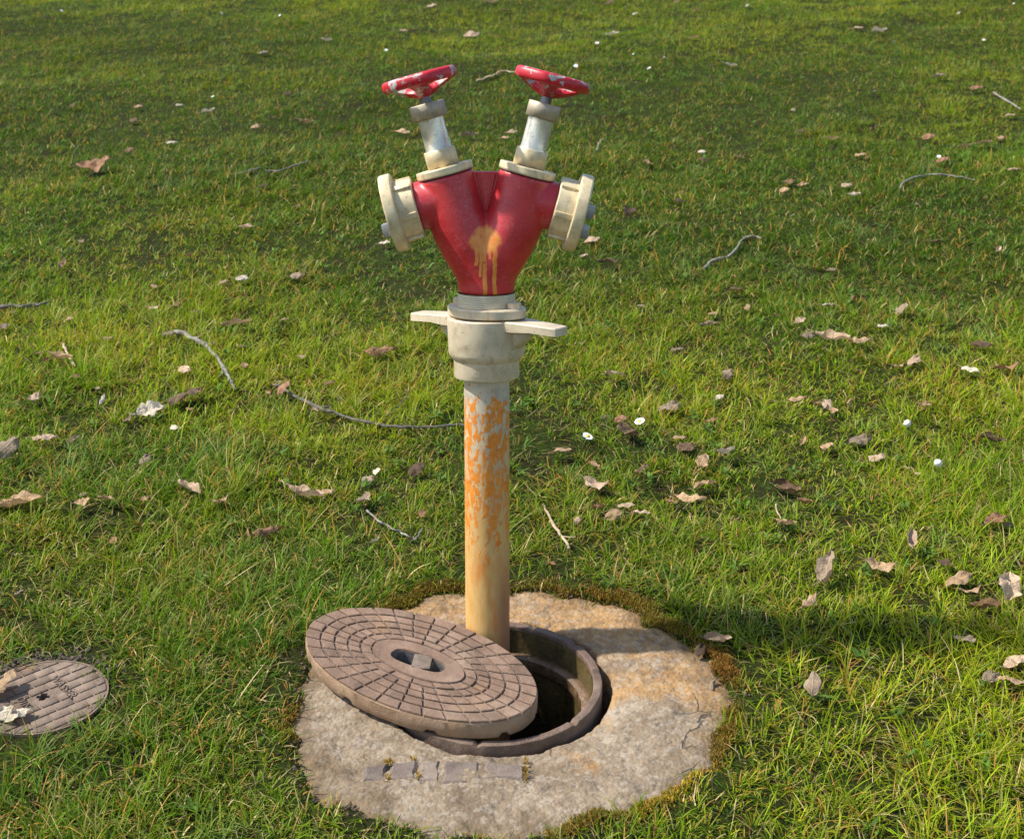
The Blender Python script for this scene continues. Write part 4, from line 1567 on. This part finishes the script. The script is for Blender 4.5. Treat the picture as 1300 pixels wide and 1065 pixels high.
def colours(x, y, n):
    a = vnoise(x * 2.2, y * 2.2, 21)[:, None]
    c = vnoise(x * .7 + 9, y * .7, 22)[:, None]
    e = vnoise(x * 6, y * 6, 23)[:, None]
    col = G1 + (G2 - G1) * np.clip((a - .12) * 1.5, 0, 1)
    col = col + (G3 - col) * np.clip(np.maximum((c - .45) * 1.6, -.12) + .52 * np.clip((y - .6) / 4.0, 0, 1)[:, None], 0, .88)
    col = col + (G4 - col) * np.clip((e - .72) * 3, 0, .8)
    col = col * np.exp(RNG.normal(0, .24, n))[:, None]
    col[:, 0] *= np.exp(RNG.normal(0, .12, n))
    return col


def tufts(n_t, per, y0, y1, segs, l0, l1, w0, w1, name, label, straw=.10, fade=None, fade_out=None):
    cx, cy = scatter(n_t, y0, y1)
    if fade_out:
        k = RNG.random(len(cx)) < 1 - np.clip((cy - fade_out[0]) / (fade_out[1] - fade_out[0]), 0, 1)
        cx, cy = cx[k], cy[k]
    if fade:      # hand over gradually to the other set of blades
        f = np.clip((cy - fade[0]) / (fade[1] - fade[0]), 0, 1)
        k = RNG.random(len(cx)) < (f if fade[2] > 0 else 1 - f)
        cx, cy = cx[k], cy[k]
    n_t = len(cx)
    # tussocks: fewer, shorter blades in worn places
    dens = vnoise(cx * 3.1, cy * 3.1, 31) * .6 + vnoise(cx * 9, cy * 9, 32) * .4
    ok = (RNG.random(n_t) < np.clip(-.05 + dens * 1.9 + .35 * np.clip((cy - 1) / 3, 0, 1), 0.28, 1))
    cl, c1, c2 = clear_of(cx, cy)
    ok &= (cl > .004) | ((cl > -.026) & (RNG.random(n_t) < .30))
    ok &= RNG.random(n_t) < np.clip(.42 + np.maximum(cl, 0) / .14, 0, 1)
    cx, cy, dens, cl = cx[ok], cy[ok], dens[ok], cl[ok]
    cnt = RNG.integers(int(per * .5), int(per * 1.6), len(cx))
    tid = np.repeat(np.arange(len(cx)), cnt)
    n = len(tid)
    ang = RNG.random(n) * 2 * pi
    rad = np.abs(RNG.normal(0, .016, n))
    x, y = cx[tid] + rad * np.cos(ang), cy[tid] + rad * np.sin(ang)
    keep = clear_of(x, y)[0] > -.028
    x, y, tid, ang, rad = x[keep], y[keep], tid[keep], ang[keep], rad[keep]
    n = len(x)
    tall = vnoise(x * 2.6 + 4, y * 2.6, 33) * .65 + vnoise(x * 8, y * 8, 34) * .35
    tt = np.exp(RNG.normal(0, .22, len(cx)))[tid]
    L = (l0 + (l1 - l0) * np.clip(tall * 1.5 - .25, 0, 1)) * tt * np.exp(RNG.normal(0, .28, n))
    L *= np.clip(.50 + np.maximum(cl[tid], 0) / .14, 0, 1)
    L *= press(x, y)
    az = ang + RNG.normal(0, .7, n) + (vnoise(cx * 5, cy * 5, 35)[tid] - .5) * 2.0
    lean = np.clip(.20 + rad * 30 + RNG.normal(.24, .28, n), 0, 1.35)
    curve = np.clip(RNG.normal(.9, .5, n), -.2, 2.0)
    wid = RNG.uniform(w0, w1, n)
    col = colours(x, y, n)
    tip = col * np.array((1.38, 1.22, .9)) 
    dry = RNG.random(n) < .22
    tip[dry] = col[dry] * .4 + STRAW * .6
    s = RNG.random(n) < straw
    sc = STRAW * np.exp(RNG.normal(0, .25, n))[:, None]
    col[s] = sc[s]
    tip[s] = sc[s] * 1.1
    lean[s] = np.clip(lean[s] + .45, 0, 1.4)
    r_ = RNG.random(n) < .085 * (.3 + vnoise(x * 5, y * 5, 36) * 1.4)
    col[r_] = RUST
    tip[r_] = RUST * 1.5
    base = np.stack([x, y, gz(x, y) - .003], 1)
    return blade_object(name, base, az, L, lean, curve, wid, col, tip, segs, label, "grass")


def thatch(n, y0, y1, name, label):
    x, y = scatter(n, y0, y1)
    cl = clear_of(x, y)[0]
    k = cl > .0
    x, y, cl = x[k], y[k], cl[k]
    n = len(x)
    L = RNG.uniform(.015, .055, n) * np.clip(.5 + cl / .2, 0, 1)
    lean = RNG.normal(1.32, .15, n)
    curve = RNG.normal(.1, .3, n)
    col = np.where((RNG.random(n) < .30)[:, None], STRAW * .62, np.where((RNG.random(n) < .4)[:, None], RUST * .6, G3 * 1.1)) * np.exp(RNG.normal(-.1, .35, n))[:, None]
    base = np.stack([x, y, gz(x, y) + RNG.uniform(0, .010, n)], 1)
    return blade_object(name, base, RNG.random(n) * 2 * pi, L, lean, curve, RNG.uniform(.0010, .0024, n), col, col * 1.1, 2, label, "straw")


def moss():
    """short mossy fringe along the edge of the concrete"""
    n = 32000
    th = RNG.random(n) * 2 * pi
    patch = vnoise(np.cos(th) * 4 + 9, np.sin(th) * 4 + 9, 41)
    patch = np.clip(patch + .30 * np.cos(th - .95), 0, 1)
    off = RNG.normal(.010, .013, n) + .02 * (patch - .5)
    r = conc_edge(th) + off
    x = CONC[0] + r * np.cos(th)
    y = CONC[1] + r * np.sin(th) * cos(SLOPE)
    k = (RNG.random(n) < np.clip(patch * 1.7 - .62, .015, 1))
    x, y, th, off = x[k], y[k], th[k], off[k]
    n = len(x)
    z = gz(x, y) + np.where(off < 0, .004, .006)
    hue = vnoise(x * 9, y * 9, 42)[:, None]
    A, B, C_ = np.array((.22, .105, .022)), np.array((.16, .125, .018)), np.array((.42, .27, .02))
    col = A + (B - A) * np.clip(hue * 2 - .5, 0, 1)
    yel = (y < -.34) & (x > .22)
    col[yel] = C_ + (B - C_) * hue[yel] * .6
    col = col * np.exp(RNG.normal(0, .3, n))[:, None]
    # moss in the joints of the setts
    m = 700
    jx = RNG.choice(np.array((-.268, -.220, -.166, -.124, -.049, .031)), m) + RNG.normal(0, .0022, m)
    jy = -.188 - RNG.random(m) * .07
    top = RNG.random(m) < .4
    jx[top] = RNG.uniform(-.25, -.04, top.sum())
    jy[top] = -.189 - .020 * ((jx[top] + .118) / .15) ** 2 + RNG.normal(0, .003, top.sum())
    kk = vnoise(jx * 45, jy * 45, 51) > .58
    jx, jy = jx[kk], jy[kk]
    m = len(jx)
    x = np.concatenate([x, CONC[0] + jx])
    y = np.concatenate([y, CONC[1] + jy * cos(SLOPE)])
    z = np.concatenate([z, SL * (CONC[1] + jy * cos(SLOPE)) - .001])
    jc = np.array((.26, .16, .02)) * np.exp(RNG.normal(0, .3, m))[:, None]
    col = np.concatenate([col, jc])
    n = len(x)
    base = np.stack([x, y, z - .002], 1)
    blade_object("moss", base, RNG.random(n) * 2 * pi, RNG.uniform(.004, .011, n), RNG.uniform(.1, .9, n), RNG.normal(.5, .4, n), RNG.uniform(.0014, .003, n), col, col * 1.3, 2,
                 "brown and yellow moss along the edge of the concrete apron", "moss")


tufts(23500, 15, -.95, 2.6, 3, .022, .066, .0014, .0030, "grass", "green grass growing around the concrete apron and pit", .135, (.9, 2.6, -1))
tufts(36000, 11, .7, 4.8, 2, .020, .047, .0018, .0034, "grass", "green grass on the slope just behind the hydrant", .105, (.7, 2.2, 1), (3.4, 4.8))
tufts(92000, 11, 3.0, 10.8, 1, .018, .040, .0026, .0046, "grass", "short green grass high up the slope", .03, (3.0, 4.4, 1))
thatch(30000, -.95, 2.4, "dry_thatch", "dry straw and moss thatch between the grass blades")
thatch(12000, 2.0, 10.8, "dry_thatch", "dry straw lying in the grass up the slope")
moss()


def weeds():
    """low rosettes of broad bluish leaves: clover, daisy and plantain leaves between the grass"""
    cx, cy = scatter(1500, -1.0, 6.0)
    patch = vnoise(cx * 2.4 + 3, cy * 2.4, 61)
    ok = (clear_of(cx, cy)[0] > .03) & (RNG.random(len(cx)) < np.clip(patch * 3 - 1.2, .04, 1))
    cx, cy = cx[ok], cy[ok]
    k = RNG.integers(5, 11, len(cx))
    tid = np.repeat(np.arange(len(cx)), k)
    n = len(tid)
    x = cx[tid] + RNG.normal(0, .006, n)
    y = cy[tid] + RNG.normal(0, .006, n)
    L = RNG.uniform(.014, .026, n)
    col = np.array((.105, .190, .030)) * np.exp(RNG.normal(0, .22, n))[:, None]
    base = np.stack([x, y, gz(x, y) + .012 + RNG.uniform(0, .012, n)], 1)
    blade_object("broad_leaved_weeds", base, RNG.random(n) * 2 * pi, L, RNG.normal(1.0, .25, n), RNG.normal(.5, .3, n), RNG.uniform(.005, .009, n), col, col * 1.15, 3,
                 "small broad-leaved weeds growing low between the grass blades", "weeds")


weeds()


def loose_soil():
    """crumbs of dark earth beside the small iron cover and along the concrete"""
    rnd = random.Random(8)
    V, F = [], []
    t = (1 + sqrt(5)) / 2
    ico = [(-1, t, 0), (1, t, 0), (-1, -t, 0), (1, -t, 0), (0, -1, t), (0, 1, t), (0, -1, -t), (0, 1, -t), (t, 0, -1), (t, 0, 1), (-t, 0, -1), (-t, 0, 1)]
    tri = [(0, 11, 5), (0, 5, 1), (0, 1, 7), (0, 7, 10), (0, 10, 11), (1, 5, 9), (5, 11, 4), (11, 10, 2), (10, 7, 6), (7, 1, 8), (3, 9, 4), (3, 4, 2), (3, 2, 6), (3, 6, 8), (3, 8, 9), (4, 9, 5), (2, 4, 11), (6, 2, 10), (8, 6, 7), (9, 8, 1)]
    def crumb(x, y, r):
        b0 = len(V)
        z = float(gz(x, y)) + r * .25
        for v in ico:
            k = r / 1.9 * rnd.uniform(.45, 1.55)
            V.append((x + v[0] * k, y + v[1] * k, z + v[2] * k * .8))
        F.extend((a + b0, b + b0, c + b0) for a, b, c in tri)
    for _ in range(420):
        a = rnd.gauss(2.1, .75)
        r = .128 + abs(rnd.gauss(0, .028))
        crumb(COV2[0] + r * cos(a), COV2[1] + r * sin(a), rnd.uniform(.0015, .0055))
    for _ in range(700):
        a = rnd.uniform(0, 2 * pi)
        r = float(conc_edge(a)) + rnd.gauss(.012, .014)
        crumb(CONC[0] + r * cos(a), CONC[1] + r * sin(a) * cos(SLOPE), rnd.uniform(.0012, .0040))
    me = bpy.data.meshes.new("loose_soil")
    me.from_pydata(V, [], F)
    tag(link("loose_soil", me, M_EARTH, None, False), "dark loose soil around the small iron cover and the concrete edge", "soil", None, "stuff")


M_EARTH = mat_simple("dark crumbly earth", (.055, .038, .026), (.13, .095, .065), 90, .95, 0, .6, .003)
loose_soil()
